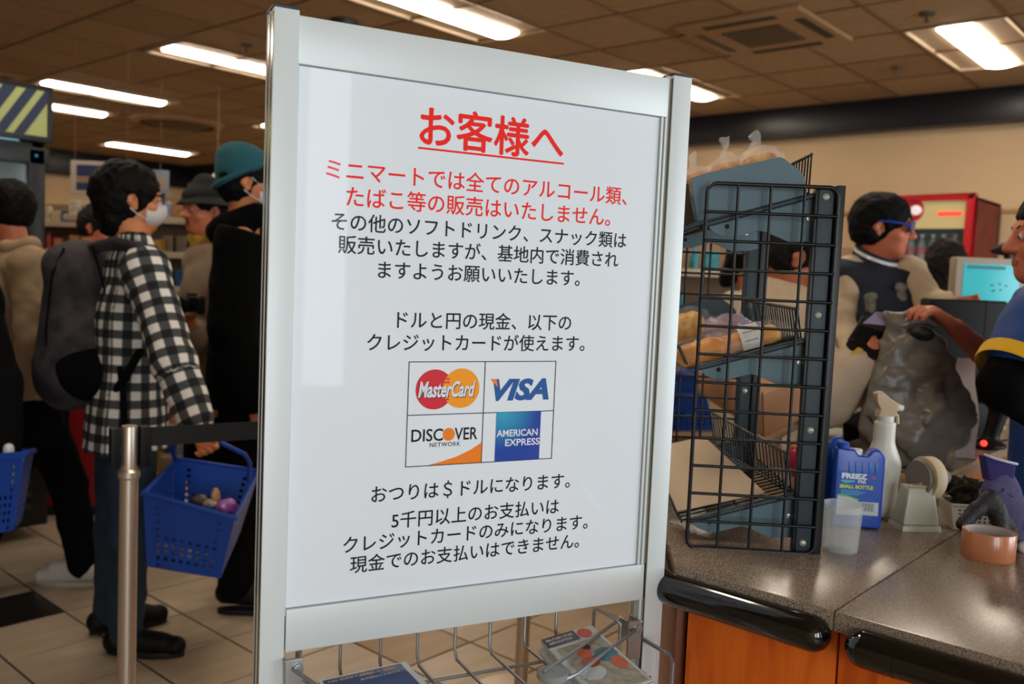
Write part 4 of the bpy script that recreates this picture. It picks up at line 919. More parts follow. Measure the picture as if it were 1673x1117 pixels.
obj('housing', MB().box((A.x, cl.y, B_.z-.12), (B_.x, cl.y+.09, A.z)).mesh(.012, 3), m_blk, bxm, 'l'); a2 = ml(1608, 540); obj('split_line', MB().box((a2.x, cl.y-.001, B_.z-.1), (a2.x+.003, cl.y+.09, A.z+.0005)).mesh(), m_dark, bxm, 'l')
obj('foot', MB().box((A.x+.01, cl.y+.01, 0), (B_.x-.01, cl.y+.08, B_.z-.121)).mesh(.004), m_blk, bxm, 'l')
D = 2.55; c = atd(1583, 618, D); t = thing('receipt_paper', 'loose white till receipt standing behind the grey bag', 'receipt', V((c.x, c.y, ZT)), rad(-48.6))
s = MB(); k = V((cR.x, cR.y, 0)).normalized(); f2 = V((cF.x, cF.y, 0)).normalized(); n = 10; vs = []
for i in range(n+1): p = atd(1580, 585+i*18, D)+f2*.012*math.sin(i*.9); p.z = max(p.z, ZT+.002); vs += [p-k*.028, p+k*.028]
s.add(vs, [(2*i, 2*i+1, 2*i+3, 2*i+2) for i in range(n)]); obj('paper', solidify(s.mesh(solid=1), .0006), M('paper_pink_white', 'a8968c', .7), t)
D = 2.6
c = atz(1608, 735, ZT); t = thing('barcode_scanner', 'black hand scanner with a red glowing light beside the blue jersey', 'scanner', c+V((.05, 0, 0)))
s = SD(); s.cone(c+V((.05, 0, .02)), c+V((.08, -.02, .14)), .022, .03, .02).cone(c+V((.08, -.02, .14)), c+V((.03, .03, .17)), .03, .026, .02).ell(c+V((.05, 0, .01)), (.06, .05, .015)); s.half(V((0, 0, ZT+.002)), (0, 0, -1), .003)
obj('housing', s.mesh(.006), m_blk, t); q = atd(1610, 722, (c-CAM).dot(cF)-.01)
obj('lamp', MB().sphere(c+V((-.012, .0, .022)), .009).mesh(), M('led_red', 'ff2a20', .4, emis=4), t, 'w', 'glowing red light'); 
obj('cable', MB().tube([c+V((.08, -.02, .02)), c+V((.12, -.05, .03)), c+V((.2, -.06, .01)), c+V((.3, 0, .01))], .003, 8).mesh(), m_blk, t)
c = atz(1478, 786, ZT); d = (atz(1500, 791, ZT)-c).normalized(); single('wooden_strip', MB().obox(c+V((.02, 0, .006)), d*.09, V((-d.y, d.x, 0))*.006, (0, 0, .006)).mesh(.001), M('pale_wood', 'b98c62', .6), 'pale wooden strip lying behind the white spray bottle', 'wood strip')
# dark tray behind the strip
c = atz(1480, 812, ZT); single('counter_mat', MB().obox(c+V((.03, 0, .003)), d*.06, V((-d.y, d.x, 0))*.03, (0, 0, .003)).mesh(.002), M('mat_dark', '2a1c14', .5), 'dark brown mat between spray bottle and tape dispenser', 'mat')
# stanchion and belt
m_st = M('stanchion_steel', 'c4b8a8', .36, metal=.85)
c = atd(207, 1080, 2.2); c = V((c.x, c.y, 0)); 
def onz(px, py, d): return atd(px, py, d)
topz = atd(216, 690, 2.2).z; stn = thing('barrier_post', 'brushed steel queue barrier post with a black retractable belt', 'barrier post', c)
obj('tube', MB().lathe((0, 0, 0), [(.0215, .02), (.0215, .02+topz-.14)], 32).mesh(), m_st, stn, 'l'); obj('collar', MB().lathe((0, 0, 0), [(.0215, topz-.13), (.0255, topz-.125), (.0255, topz-.112), (.019, topz-.105)], 32).mesh(), m_st, stn, 'l')
obj('head', MB().lathe((0, 0, 0), [(.019, topz-.11), (.019, topz-.004), (.0175, topz), (.001, topz)], 32).mesh(), m_st, stn, 'l', 'bright steel top section')
obj('base', MB().lathe((0, 0, 0), [(.001, .0), (.17, .0), (.175, .008), (.165, .018), (.03, .03), (.001, .03)], 40).mesh(), m_st, stn, 'l')
f2 = V((cF.x, cF.y, 0)).normalized(); k = V((cR.x, cR.y, 0)).normalized()
e1 = atd(440, 697, 2.35); dirb = V((e1.x-c.x, e1.y-c.y, 0)).normalized()
hc = V((c.x, c.y, topz-.052))
obj('belt_housing', MB().obox(hc+dirb*.034, dirb*.012, V((-dirb.y, dirb.x, 0))*.02, (0, 0, .050)).obox(hc-dirb*.034, dirb*.010, V((-dirb.y, dirb.x, 0))*.018, (0, 0, .048)).mesh(.004), m_blk, stn, 'w', 'black belt housings')
obj('belt', MB().obox(hc+dirb*.60+V((0, 0, .022)), dirb*.56, V((-dirb.y, dirb.x, 0))*.001, (0, 0, .0235)).mesh(), M('belt_black', '0c0c0e', .7), stn, 'w', 'black webbing belt')
e = hc+dirb*1.19; t = thing('barrier_post', 'second steel barrier post holding the far end of the belt, behind the sign', 'barrier post', V((e.x, e.y, 0)))
obj('tube', MB().lathe((0, 0, 0), [(.0215, .02), (.0215, .02+topz-.14)], 32).mesh(), m_st, t, 'l'); obj('head', MB().lathe((0, 0, 0), [(.019, topz-.12), (.019, topz-.004), (.0175, topz), (.001, topz)], 32).mesh(), m_st, t, 'l')
obj('base', MB().lathe((0, 0, 0), [(.001, .0), (.17, .0), (.175, .008), (.165, .018), (.03, .03), (.001, .03)], 40).mesh(), m_st, t, 'l')
# ================================================================ PEOPLE
m_skin = M('skin_warm', 'b56f45', .5, var=.06, vscale=40, sub=.15); m_skin2 = M('skin_rosy', 'b8694a', .5, var=.06, vscale=40, sub=.15)
m_lip = M('lip', '8e4438', .5); m_hairk = M('hair_black', '060505', .7, spec=.15, bump=.5, bscale=120, stretch=(1, 1, .25)); m_hairb = M('hair_dark_brown', '120a06', .65, spec=.2, bump=.5, bscale=120, stretch=(1, 1, .25))
m_eye = M('eye_white', 'c9c4bd', .3); m_iris = M('iris_dark', '1a0f0a', .2); m_mask = M('face_mask', 'bdb6b4', .7)
def azv(a): a = rad(a); return (V((fwd.x, fwd.y, 0))*math.cos(a)+V((rgt.x, rgt.y, 0))*math.sin(a)).normalized()
class Fig:
    """a standing figure: joints in world space, defaults from height and facing, any joint may be given"""
    def __init__(s, name, label, loc, az, h=1.7, head_az=None, pitch=0, skin=None, J=None, wide=1.0):
        s.t = thing(name, label, 'person', V((loc[0], loc[1], 0))); s.h = h; s.f = azv(az); s.r = V((s.f.y, -s.f.x, 0)); s.skin_m = skin or m_skin; s.w = wide
        L = V((loc[0], loc[1], 0)); k = h/1.72; f, r = s.f, s.r; j = {}
        def P(x, y, z): return L+r*x*k+f*y*k+V((0, 0, z*h))
        j['hip'] = P(0, 0, .53); j['chest'] = P(0, .01, .72); j['neck'] = P(0, -.01, .835); j['head'] = P(0, .02, 1)-V((0, 0, .118*k))
        for sd, g in (('R', 1), ('L', -1)):
            j['sh'+sd] = P(.175*g*wide, -.005, .808); j['el'+sd] = P(.225*g*wide, -.03, .63); j['wr'+sd] = P(.235*g*wide, .05, .485)
            j['hp'+sd] = P(.085*g, 0, .515); j['kn'+sd] = P(.095*g, .02, .285); j['an'+sd] = P(.10*g, -.01, .055); j['to'+sd] = P(.115*g, .17, .022)
        if J: j.update(J)
        s.j = j; s.k = k; ha = azv(az if head_az is None else head_az); p = rad(pitch)
        s.hf = (ha*math.cos(p)+UP*math.sin(p)).normalized(); s.hr = V((ha.y, -ha.x, 0)); s.hu = s.hr.cross(s.hf).normalized(); s.R = Matrix((s.hr, s.hf, s.hu)).transposed()
    def H(s, x, y, z): return s.j['head']+(s.hr*x+s.hf*y+s.hu*z)*s.k
    def head_prims(s, S):
        H = s.H; R = s.R; e = lambda c, r, k=.02, sub=False: S.ell(H(*c), [q*s.k for q in r], R, k, sub)
        e((0, -.012, .028), (.074, .094, .085)); e((0, .028, -.035), (.059, .064, .076), .03); e((0, .062, -.086), (.024, .022, .020), .03)
        S.cone(H(-.03, .076, .032), H(.03, .076, .032), .012, .012, .02)
        e((.040, .058, -.024), (.022, .022, .020), .02); e((-.040, .058, -.024), (.022, .022, .020), .02)
        e((.031, .101, .010), (.018, .014, .010), .012, True); e((-.031, .101, .010), (.018, .014, .010), .012, True)
        S.cone(H(0, .086, .018), H(0, .108, -.020), .008, .0125, .012)
        for g in (1, -1):
            e((.012*g, .098, -.024), (.008, .009, .007), .006); e((.031*g, .076, .010), (.0170, .0155, .0130), .004)
            S.cone(H(.074*g, -.012, .022), H(.079*g, -.018, -.004), .012, .013, .008, (s.hr, 1.6)).cone(H(.079*g, -.018, -.004), H(.072*g, -.006, -.030), .011, .007, .008, (s.hr, 1.6)); e((.086*g, -.006, .004), (.006, .008, .014), .005, True)
        S.cone(H(-.018, .084, -.050), H(.018, .084, -.050), .0065, .0065, .006).cone(H(-.015, .083, -.060), H(.015, .083, -.060), .007, .007, .006)
        e((0, .09, -.0552), (.02, .012, .0022), .003, True)
        S.cone(H(0, -.025, -.04), s.j['neck']+V((0, 0, -.01)), .052*s.k, .060*s.k, .03)
    def hand(s, S, side, d=None, n=None, curl=.5, spread=1.0, fist=False):
        w = s.j['wr'+side]; e = s.j['el'+side]; d = (V(d) if d is not None else (w-e)).normalized()
        n = V(n) if n is not None else -s.f*0 + (s.r*(-1 if side == 'R' else 1)); n = (n-d*n.dot(d)).normalized(); l = d.cross(n)
        if l.dot(s.f) < 0: l = -l                                   # thumb side leans forward
        k = s.k*.95
        S.cone(w, w+d*.035*k, .025*k, .030*k, .01, (n, 1.5)); S.cone(w+d*.03*k, w+d*.072*k, .031*k, .035*k, .01, (n, 2.1))
        for i, (o, L_) in enumerate(((.029, .068), (.010, .076), (-.009, .070), (-.027, .055))):
            a = w+d*.088*k+l*o*k; c = 0.0; q = a; dd = d+l*o*2*spread
            for sgm, ra in ((.45, .0088), (.32, .0080), (.23, .0072)):
                c += curl*(1.25 if sgm < .4 else .9); dn = (dd.normalized()*math.cos(c)+n*math.sin(c)).normalized(); q2 = q+dn*L_*sgm*k
                S.cone(q, q2, ra*k, (ra-.0008)*k, .004); q = q2
        a = w+d*.030*k+l*.026*k; b = a+(d*.6+l*.55+n*.35).normalized()*.038*k; c2 = b+(d*.75+l*.1+n*.55).normalized()*.030*k
        S.cone(a, b, .0125*k, .0105*k, .008).cone(b, c2, .0098*k, .0085*k, .004)
    def body(s, hands=(('R', {}), ('L', {})), vox=.0065):
        S = SD(); j = s.j; k = s.k; s.head_prims(S)
        S.cone(j['hip'], j['chest'], .115*k, .125*k, .04, (s.f, 1.5)).cone(j['chest'], j['neck']-V((0, 0, .06)), .125*k, .08*k, .04, (s.f, 1.4))
        for g in 'RL':
            S.cone(j['neck']-V((0, 0, .05)), j['sh'+g], .05*k, .045*k, .03).cone(j['sh'+g], j['el'+g], .045*k, .036*k, .015).cone(j['el'+g], j['wr'+g], .038*k, .025*k, .015)
            S.cone(j['hp'+g], j['kn'+g], .072*k, .05*k, .03).cone(j['kn'+g], j['an'+g], .05*k, .035*k, .02).cone(j['an'+g], j['to'+g]+V((0, 0, .015)), .03*k, .022*k, .02)
        for side, kw in hands: s.hand(S, side, **kw)
        b = obj('body', S.mesh(vox), s.skin_m, s.t)
        for g in (1, -1):
            obj('eye', MB().sphere(s.H(.031*g, .0790, .009), .0137*s.k, 14, 10, (1, 1, .75)).mesh(), m_eye, s.t); 
            obj('iris', MB().sphere(s.H(.031*g, .0852, .009), .0084*s.k, 10, 8, (1, 1, 1)).mesh(), m_iris, s.t)
            obj('eyebrow', MB().tube([s.H(.016*g, .0885, .030), s.H(.030*g, .0870, .0345), s.H(.046*g, .0765, .032)], [.0032, .0034, .0022], 8).mesh(), m_hairk, s.t)
        obj('lips', SD().cone(s.H(-.017, .0875, -.0515), s.H(.017, .0875, -.0515), .0045, .0045, .004).cone(s.H(-.014, .0865, -.060), s.H(.014, .0865, -.060), .0055, .0055, .004).mesh(.0025), m_lip, s.t)
        return b
    def hair(s, mat, vol=1.0, long=0, face=.115, noise=.004, bun=None, label=None, nape=.078):
        S = SD(); H = s.H; v = vol
        S.ell(H(0, -.020, .038), [q*s.k*v for q in (.084, .104, .090)], s.R, .02); S.ell(H(0, -.045, -.015), [q*s.k*v for q in (.078, .072, .070)], s.R, .03)
        if long: S.cone(H(0, -.055, -.02), H(0, -.075, -.02-long), .085*s.k*v, .055*s.k, .03, (s.hf, 1.4))
        S.ell(H(0, .135, -.055), [q*s.k for q in (.085, .115, face)], s.R, .015, True)
        for g in (1, -1): S.ell(H(.09*g, -.004, -.012), [q*s.k for q in (.03, .024, .034)], s.R, .01, True)
        if not long: S.half(H(0, -.06, -nape), -s.hu, .02); S.ell(H(0, -.062, -nape+.045), [q*s.k*v for q in (.062, .042, .06)], s.R, .02) if nape > .09 else None
        if bun: S.ell(H(*bun), (.035, .035, .035), s.R, .01)
        return obj('hair', S.mesh(.005, [(noise, 60), (noise*.7, 130)]), mat, s.t, 'w', label)
    def top(s, mat, infl=0, hem=.50, sleeves='long', noise=((.006, 22), (.003, 50)), name='top', loose=0, label=None, neckcut=.0, cuff=None, vox=.009, belly=0):
        S = SD(); j = s.j; k = s.k; i = infl; w = s.w
        hemz = hem*s.h; hp = V((j['hip'].x, j['hip'].y, hemz))
        S.cone(hp, j['hip'], (.150+i+loose)*k, (.150+i+loose*.5)*k, .04, (s.f, 1.35)); S.cone(j['hip'], j['chest'], (.148+i+loose*.4)*k, (.160*w+i)*k, .04, (s.f, 1.38))
        S.cone(j['chest'], (j['neck']*.6+j['chest']*.4), (.160*w+i)*k, (.125*w+i)*k, .04, (s.f, 1.4))
        if belly: S.ell(j['hip']*.6+j['chest']*.4+s.f*.04, (.13, .12, .16), None, .05)
        for g in 'RL':
            S.cone(j['neck']-V((0, 0, .045*k)), j['sh'+g]-V((0, 0, .01)), (.062+i*.6)*k, (.062+i)*k, .04)
            e, wr = j['el'+g], j['wr'+g]
            if sleeves == 'long': S.cone(j['sh'+g], e, (.064+i)*k, (.054+i)*k, .03).cone(e, e.lerp(wr, cuff or .96), (.054+i)*k, (.041+i)*k, .02)
            else: S.cone(j['sh'+g], j['sh'+g].lerp(e, sleeves), (.066+i)*k, (.062+i)*k, .03)
        S.half(V((hp.x, hp.y, hemz)), (0, 0, -1), .008); S.half(j['neck']+V((0, 0, .028+neckcut)), (s.f*.25+UP).normalized(), .01)
        me = S.mesh(vox, list(noise)); return obj(name, me, mat, s.t, 'w', label)
    def trousers(s, mat, infl=0, noise=((.005, 25), (.003, 50)), name='trousers', bot=.05, label=None):
        S = SD(); j = s.j; k = s.k; i = infl
        S.cone(j['hip']+V((0, 0, .06)), j['hip']-V((0, 0, .02)), (.128+i)*k, (.135+i)*k, .04, (s.f, 1.3))
        for g in 'RL':
            S.cone(j['hp'+g], j['kn'+g], (.088+i)*k, (.066+i)*k, .03).cone(j['kn'+g], j['an'+g]+(j['kn'+g]-j['an'+g])*.03, (.064+i)*k, (.052+i)*k, .02)
        return obj(name, S.mesh(.009, list(noise)), mat, s.t, 'w', label)
    def shoes(s, mat, sole, lace=None, label=None):
        for g in 'RL':
            a, t_ = s.j['an'+g], s.j['to'+g]; d = V((t_.x-a.x, t_.y-a.y, 0)).normalized(); z0 = min(a.z-.055*s.k, t_.z-.02); z0 = max(z0, 0)
            tilt = (a.z-.055) > .05
            S = SD(); hl = a-d*.035; S.cone(V((hl.x, hl.y, a.z-.012)), V((a.x, a.y, a.z+.005)), .036, .042, .02)
            toe = a+d*.175; tz = z0+.035
            if tilt: toe = V(t_)+d*.0; tz = t_.z+.012
            S.cone(V((hl.x, hl.y, a.z-.02)), V((toe.x, toe.y, tz)), .038, .034, .02).cone(V((a.x, a.y, a.z)), a.lerp(toe, .7)-V((0, 0, .01)), .04, .030, .02)
            if not tilt: S.half((0, 0, .012), (0, 0, -1), .004)
            sh = obj('shoe', S.mesh(.005), mat, s.t, 'w', label)
            if not tilt:
                c = a+d*.07; n_ = V((-d.y, d.x, 0)); pts = []
                for q in range(28):
                    an = 2*PI*q/28; x = math.cos(an)*.137; y = math.sin(an)*(.044 if x > 0 else .037)*(1-.15*abs(x/.137)); pts.append(V((c.x, c.y, .0))+d*x+n_*y)
                obj('sole', MB().prism(pts, (0, 0, .022)).mesh(.004), sole, sh)
            if lace:
                b = MB()
                for q in range(4):
                    p = a+d*(.035+q*.018); n_ = V((-d.y, d.x, 0)); z = a.z+.030-q*.012; b.tube([V((p.x, p.y, z))-n_*.022, V((p.x, p.y, z+.008)), V((p.x, p.y, z))+n_*.022], .0028, 6)
                obj('laces', b.mesh(), lace, sh, 'w', 'bright green laces')
    def mask(s):
        S = SD(); H = s.H; k = s.k
        S.ell(H(0, .040, -.042), [q*k for q in (.064, .066, .058)], s.R, .01); S.ell(H(0, .078, -.032), [q*k for q in (.032, .040, .038)], s.R, .03)
        S.half(H(0, .038, 0), -s.hf, .003); S.half(H(0, .0, .012), (s.hu*.9+s.hf*-.2).normalized(), .003)
        mk = obj('face_mask', S.mesh(.004), m_mask, s.t, 'w', 'white face mask')
        for g in (1, -1):
            for pts in (([H(.060*g, .045, -.012), H(.078*g, .01, .018), H(.083*g, -.016, .028)]), ([H(.060*g, .045, -.068), H(.076*g, .01, -.05), H(.082*g, -.016, -.030)])):
                obj('ear_loop', MB().tube(pts, .0021, 6).mesh(), m_mask, mk)
    def glasses(s, mat, lens, big=1.0):
        b = MB(); H = s.H
        for g in (1, -1):
            pts = [H(.034*g+.025*big*math.cos(a), .103-.006*abs(math.cos(a)), .012+.018*big*math.sin(a)) for a in [2*PI*q/16 for q in range(16)]]
            b.tube(pts, .0026, 6, closed=True); b.tube([H(.058*g, .098, .016), H(.078*g, .06, .02), H(.083*g, -.01, .02)], .0028 if big <= 1 else .005, 6)
        b.tube([H(-.01, .106, .014), H(.01, .106, .014)], .002, 6); fr = obj('glasses', b.mesh(), mat, s.t)
        l = MB()
        for g in (1, -1): l.prism([H(.034*g+.025*big*math.cos(a), .1025-.006*abs(math.cos(a)), .012+.018*big*math.sin(a)) for a in [2*PI*q/16 for q in range(16)]], s.hf*.001)
        obj('lens', l.mesh(), lens, fr)
def sub(name, me, mat, fig, label=None): return obj(name, me, mat, fig.t, 'w', label)
JD = dict
m_jean = ramp_mat('denim_blue', ['101f2c', '16293a', '1b3044'], 12, .8, 4, bump=.15); m_blackcl = M('cloth_black', '070708', .95, spec=.1, var=.15, vscale=8); m_sole = M('sole_dark', '0d0c0b', .6); m_shoe = M('shoe_black', '070606', .6, spec=.25)
# ---- man in the checked shirt
f2_ = V((fwd.x, fwd.y, 0))
A = Fig('person', 'man in black and white checked shirt, jeans and face mask with backpack and blue basket', atz(236, 1052, 0), 72, 1.72, 58, 0, None,
    JD(head=atd(214, 327, 3.10), neck=atd(222, 408, 3.10), chest=atd(222, 520, 3.12), hip=atd(208, 690, 3.12), shR=atd(238, 440, 2.94), elR=atd(283, 590, 2.84), wrR=atd(322, 690, 2.80),
       shL=atd(215, 440, 3.27), elL=atd(262, 570, 3.36), wrL=atd(282, 640, 3.42), hpR=atd(212, 705, 3.05), hpL=atd(200, 705, 3.2), knR=atd(212, 880, 3.02), knL=atd(190, 870, 3.22),
       anR=atz(205, 1040, .06), anL=atz(178, 1005, .06), toR=atz(290, 1062, .02), toL=atz(262, 1008, .02)))
A.body((('R', JD(curl=.62, d=(atd(336, 722, 2.78)-atd(322, 690, 2.80)), n=(-fwd*1+UP*.2))), ('L', {})))
A.hair(m_hairk, 1.12, 0, .105, .005, nape=.112); A.mask(); A.glasses(M('wire_frame', '2a1c14', .3, metal=.8), M('lens_clear', 'd8d4cc', .05, alpha=.12))
A.trousers(m_jean, .004); A.shoes(m_shoe, m_sole, M('lace_green', '4f9a2a', .5))
shirt = A.top(None, .014, .415, loose=.03, name='checked_shirt', noise=((.007, 20), (.004, 46)), cuff=.93)
def plaid(o, bones, pitch=.058):
    me = o.data; n = len(me.vertices); co = np.empty(n*3); me.vertices.foreach_get('co', co); co = co.reshape(-1, 3)+np.array(o.parent.location)
    best = np.full(n, 9.); U = np.zeros(n); Vv = np.zeros(n)
    for a, b, rr, bias in bones:
        a, b = np.array(a), np.array(b); ba = b-a; L = np.linalg.norm(ba); d = ba/L; t = np.clip((co-a)@d/L, 0, 1); off = co-a-np.outer(t, ba); ds = np.linalg.norm(off, axis=1)-rr+bias
        e1 = np.cross(d, [0, 0, 1.0]); e1 = np.array([fwd.x, fwd.y, 0]) if np.linalg.norm(e1) < .3 else e1/np.linalg.norm(e1); e2 = np.cross(d, e1)
        off2 = co-a; ang = np.arctan2(off2@e2, off2@e1); m_ = ds < best; best[m_] = ds[m_]; U[m_] = ((co-a)@d)[m_]; Vv[m_] = (ang*rr)[m_]
    for nm, arr in (('pu', U), ('pv', Vv)): at = me.attributes.new(nm, 'FLOAT', 'POINT'); at.data.foreach_set('value', arr.astype(np.float32))
    m = M('plaid_cloth', '888888', .85); nt = m.node_tree; b = nt.nodes['Principled BSDF']; outs = []
    for nm in ('pu', 'pv'):
        a = nt.nodes.new('ShaderNodeAttribute'); a.attribute_name = nm
        mu = nt.nodes.new('ShaderNodeMath'); mu.operation = 'MULTIPLY'; mu.inputs[1].default_value = 2*PI/pitch; nt.links.new(a.outputs['Fac'], mu.inputs[0])
        si = nt.nodes.new('ShaderNodeMath'); si.operation = 'SINE'; nt.links.new(mu.outputs[0], si.inputs[0])
        mr = nt.nodes.new('ShaderNodeMapRange'); mr.inputs['From Min'].default_value = -.22; mr.inputs['From Max'].default_value = .22; nt.links.new(si.outputs[0], mr.inputs[0]); outs.append(mr)
    ad = nt.nodes.new('ShaderNodeMath'); ad.operation = 'ADD'; nt.links.new(outs[0].outputs[0], ad.inputs[0]); nt.links.new(outs[1].outputs[0], ad.inputs[1])
    cr = nt.nodes.new('ShaderNodeValToRGB'); e = cr.color_ramp.elements; e[0].color = rgb('0b0d0e'); e[1].color = rgb('d6d2cc'); x = e.new(.5); x.color = rgb('3f4344')
    hf = nt.nodes.new('ShaderNodeMath'); hf.operation = 'MULTIPLY'; hf.inputs[1].default_value = .5; nt.links.new(ad.outputs[0], hf.inputs[0]); nt.links.new(hf.outputs[0], cr.inputs[0]); nt.links.new(cr.outputs[0], b.inputs['Base Color'])
    me.materials.clear(); me.materials.append(m)
j = A.j; plaid(shirt, [(j['hip']-V((0, 0, .25)), j['neck'], .15, 0), (j['shR'], j['elR'], .065, 0), (j['elR'], j['wrR'], .05, 0), (j['shL'], j['elL'], .065, 0), (j['elL'], j['wrL'], .05, 0)])
# collar
S = SD(); S.cone(atd(232, 392, 3.02), atd(262, 420, 3.02), .022, .018, .02).cone(atd(205, 388, 3.06), atd(235, 392, 3.02), .026, .022, .02).cone(atd(262, 420, 3.02), atd(272, 442, 3.05), .018, .012)
cl = obj('collar', S.mesh(.006), None, A.t); plaid(cl, [(j['hip']-V((0, 0, .25)), j['neck'], .15, 0)])
# backpack
m_pack = ramp_mat('backpack_mottled', ['0b090b', '1d1a1f', '3a3438', '121012'], 7, .85, 4, bump=.1); m_packb = M('backpack_black', '070708', .9, spec=.1)
D = 3.12; bpk = thing('backpack', 'dark mottled grey backpack worn by the man in the checked shirt', 'backpack', atd(125, 655, D))
S = SD(); S.cone(atd(125, 470, D), atd(110, 600, D), .125, .150, .06, (azv(72), 1.35)).cone(atd(140, 450, D-.02), atd(150, 600, D-.02), .10, .12, .06).ell(atd(125, 432, D), (.10, .11, .07), None, .06)
obj('main_bag', S.mesh(.008, [(.005, 18)]), m_pack, bpk)
S = SD(); S.cone(atd(135, 602, D-.06), atd(162, 612, D-.07), .105, .10, .04); obj('front_pocket', S.mesh(.008, [(.003, 25)]), m_packb, bpk, 'w', 'plain black pocket')
b = MB(); 
obj('zip', MB().tube([atd(105, 405, D-.11), atd(85, 450, D-.135), atd(75, 540, D-.14), atd(80, 620, D-.12)], .004, 6).mesh(), m_packb, bpk)
obj('zip', MB().tube([atd(150, 400, D-.1), atd(165, 450, D-.135), atd(182, 520, D-.14)], .004, 6).mesh(), m_packb, bpk)
def strap(pts, w, th=.006):
    S = SD(); P = [V(p) for p in pts]
    for i in range(len(P)-1): S.cone(P[i], P[i+1], w, w, .01, None)
    return S
S = strap([atd(150, 405, 3.06), atd(185, 397, 2.98), atd(225, 405, 2.92), atd(250, 425, 2.93)], .021); obj('shoulder_strap', S.mesh(.006), m_pack, bpk)
S = strap([atd(178, 655, 2.99), atd(205, 615, 2.93), atd(228, 575, 2.92)], .014); obj('shoulder_strap', S.mesh(.006), m_packb, bpk)
obj('hanging_strap', MB().tube([atd(196, 600, 2.96), atd(201, 640, 2.93), atd(203, 700, 2.93)], .011, 8).mesh(), m_packb, bpk)
# ---- man with the teal beanie and black hoodie
loc = atz(392, 985, 0); B = Fig('person', 'person in teal beanie, face mask and black hoodie behind the left post of the sign', loc, 78, 1.80, 78, 0, None,
    JD(head=atd(409, 300, 3.55), neck=atd(398, 390, 3.57)))
B.body(); m_hood = M('hoodie_black', '050606', .95, spec=.08, var=.1, vscale=10)
B.hair(m_hairk, 1.03, 0, .11); B.mask(); B.glasses(m_blk, M('lens_clear', 'd8d4cc', .05, alpha=.12))
S = SD(); S.ell(B.H(0, -.022, .062), (.092, .112, .085), B.R, .02); S.ell(B.H(0, -.022, .02), (.091, .112, .105), B.R, .02); S.ell(B.H(0, -.05, .105), (.065, .075, .05), B.R, .03); S.half(B.H(0, -.01, .024), -(B.hu-B.hf*.52).normalized(), .006)
m_bean = M('beanie_teal', '17505a', .9, bump=.4, bscale=160); hat = sub('beanie', S.mesh(.005, [(.0015, 60)]), m_bean, B, 'teal knitted beanie')
S = SD(); pts = [B.H(.092*math.cos(a), -.022+.112*math.sin(a), .050+.034*(1-math.sin(a))*.0) for a in [0]]
ring = []
for q in range(24): a = 2*PI*q/24; x, y = .088*math.cos(a), -.022+.108*math.sin(a); ring.append(B.H(x*.99, y*.96-.004, .040+.52*(y+.01)))
obj('turned_brim', MB().tube(ring, .0125, 10, closed=True).mesh(), m_bean, hat)
hoodie = B.top(m_hood, .03, .45, loose=.01, name='hoodie'); S = SD(); S.cone(atd(365, 375, 3.5), atd(420, 352, 3.5), .06, .05, .05).cone(atd(362, 380, 3.58), atd(415, 410, 3.42), .055, .05, .05).cone(atd(400, 365, 3.7), atd(430, 400, 3.65), .05, .04, .05)
obj('hood', S.mesh(.008, [(.006, 30)]), m_hood, B.t, 'w', 'hood folded on the back'); B.trousers(m_blackcl, .014); B.shoes(m_shoe, m_sole)
# ---- man with the bucket hat and camera
loc = atd(350, 600, 4.15); m_coat = M('coat_beige', '7d6a56', .9, var=.1, vscale=12); C_ = Fig('person', 'person in black bucket hat and long beige coat holding a black camera', (loc.x, loc.y), -132, 1.70, -140, -4, m_skin2,
    JD(head=atd(334, 345, 4.15), neck=atd(346, 405, 4.18), wrR=atd(316, 552, 3.90), elR=atd(322, 560, 4.05)))
C_.j['elR'] = C_.j['shR'].lerp(C_.j['wrR'], .5)+V((0, 0, -.16)); C_.body((('R', JD(curl=.5, d=(atd(304, 510, 3.84)-atd(316, 552, 3.90)))), ('L', {})))
C_.hair(m_hairk, 1.02, 0, .10)
S = SD(); S.ell(C_.H(0, -.012, .07), (.096, .112, .062), C_.R, .02); S.cone(C_.H(0, -.01, .10), C_.H(0, -.01, .115), .07, .06, .02); S.half(C_.H(0, 0, .045), -C_.hu, .004)
m_hat = M('bucket_hat', '0d0c0b', .9); ht = sub('bucket_hat', S.mesh(.005), m_hat, C_, 'black bucket hat')
prof = [(.094, .0), (.128, -.030), (.130, -.027), (.098, .006)]
obj('hat_brim', MB().lathe(C_.H(0, -.01, .055), prof+[prof[0]], 36, C_.hu, 1.0, 1.1).mesh(), m_hat, ht)
C_.top(m_coat, .022, .40, loose=.03, name='coat', noise=((.008, 18), (.004, 40))); C_.trousers(m_blackcl, .01); C_.shoes(m_shoe, m_sole)
sub('scarf', SD().cone(C_.H(-.05, -.02, -.125), C_.H(.05, .02, -.13), .045, .04, .03).cone(C_.H(0, .05, -.13), C_.H(.0, .06, -.16), .03, .02).mesh(.006), M('collar_ochre', '9a7420', .8), C_, 'ochre collar')
D = 3.84; cm_ = thing('camera', 'black handheld camera held by the person in the bucket hat', 'camera', atd(306, 520, D))
obj('camera_body', MB().obox(atd(314, 497, D), cR*.05, cF*.022, cU*.034).mesh(.006, 3), m_blk, cm_); obj('lens', MB().cyl(atd(305, 498, D-.02), atd(296, 500, D-.09), .03, .033, 24).mesh(.002), m_blk, cm_)
obj('hump', MB().obox(atd(314, 483, D), cR*.018, cF*.018, cU*.010).mesh(.004), m_blk, cm_); obj('grip', SD().cone(atd(327, 490, D-.02), atd(328, 508, D-.02), .018, .018).mesh(.005), m_blk, cm_)
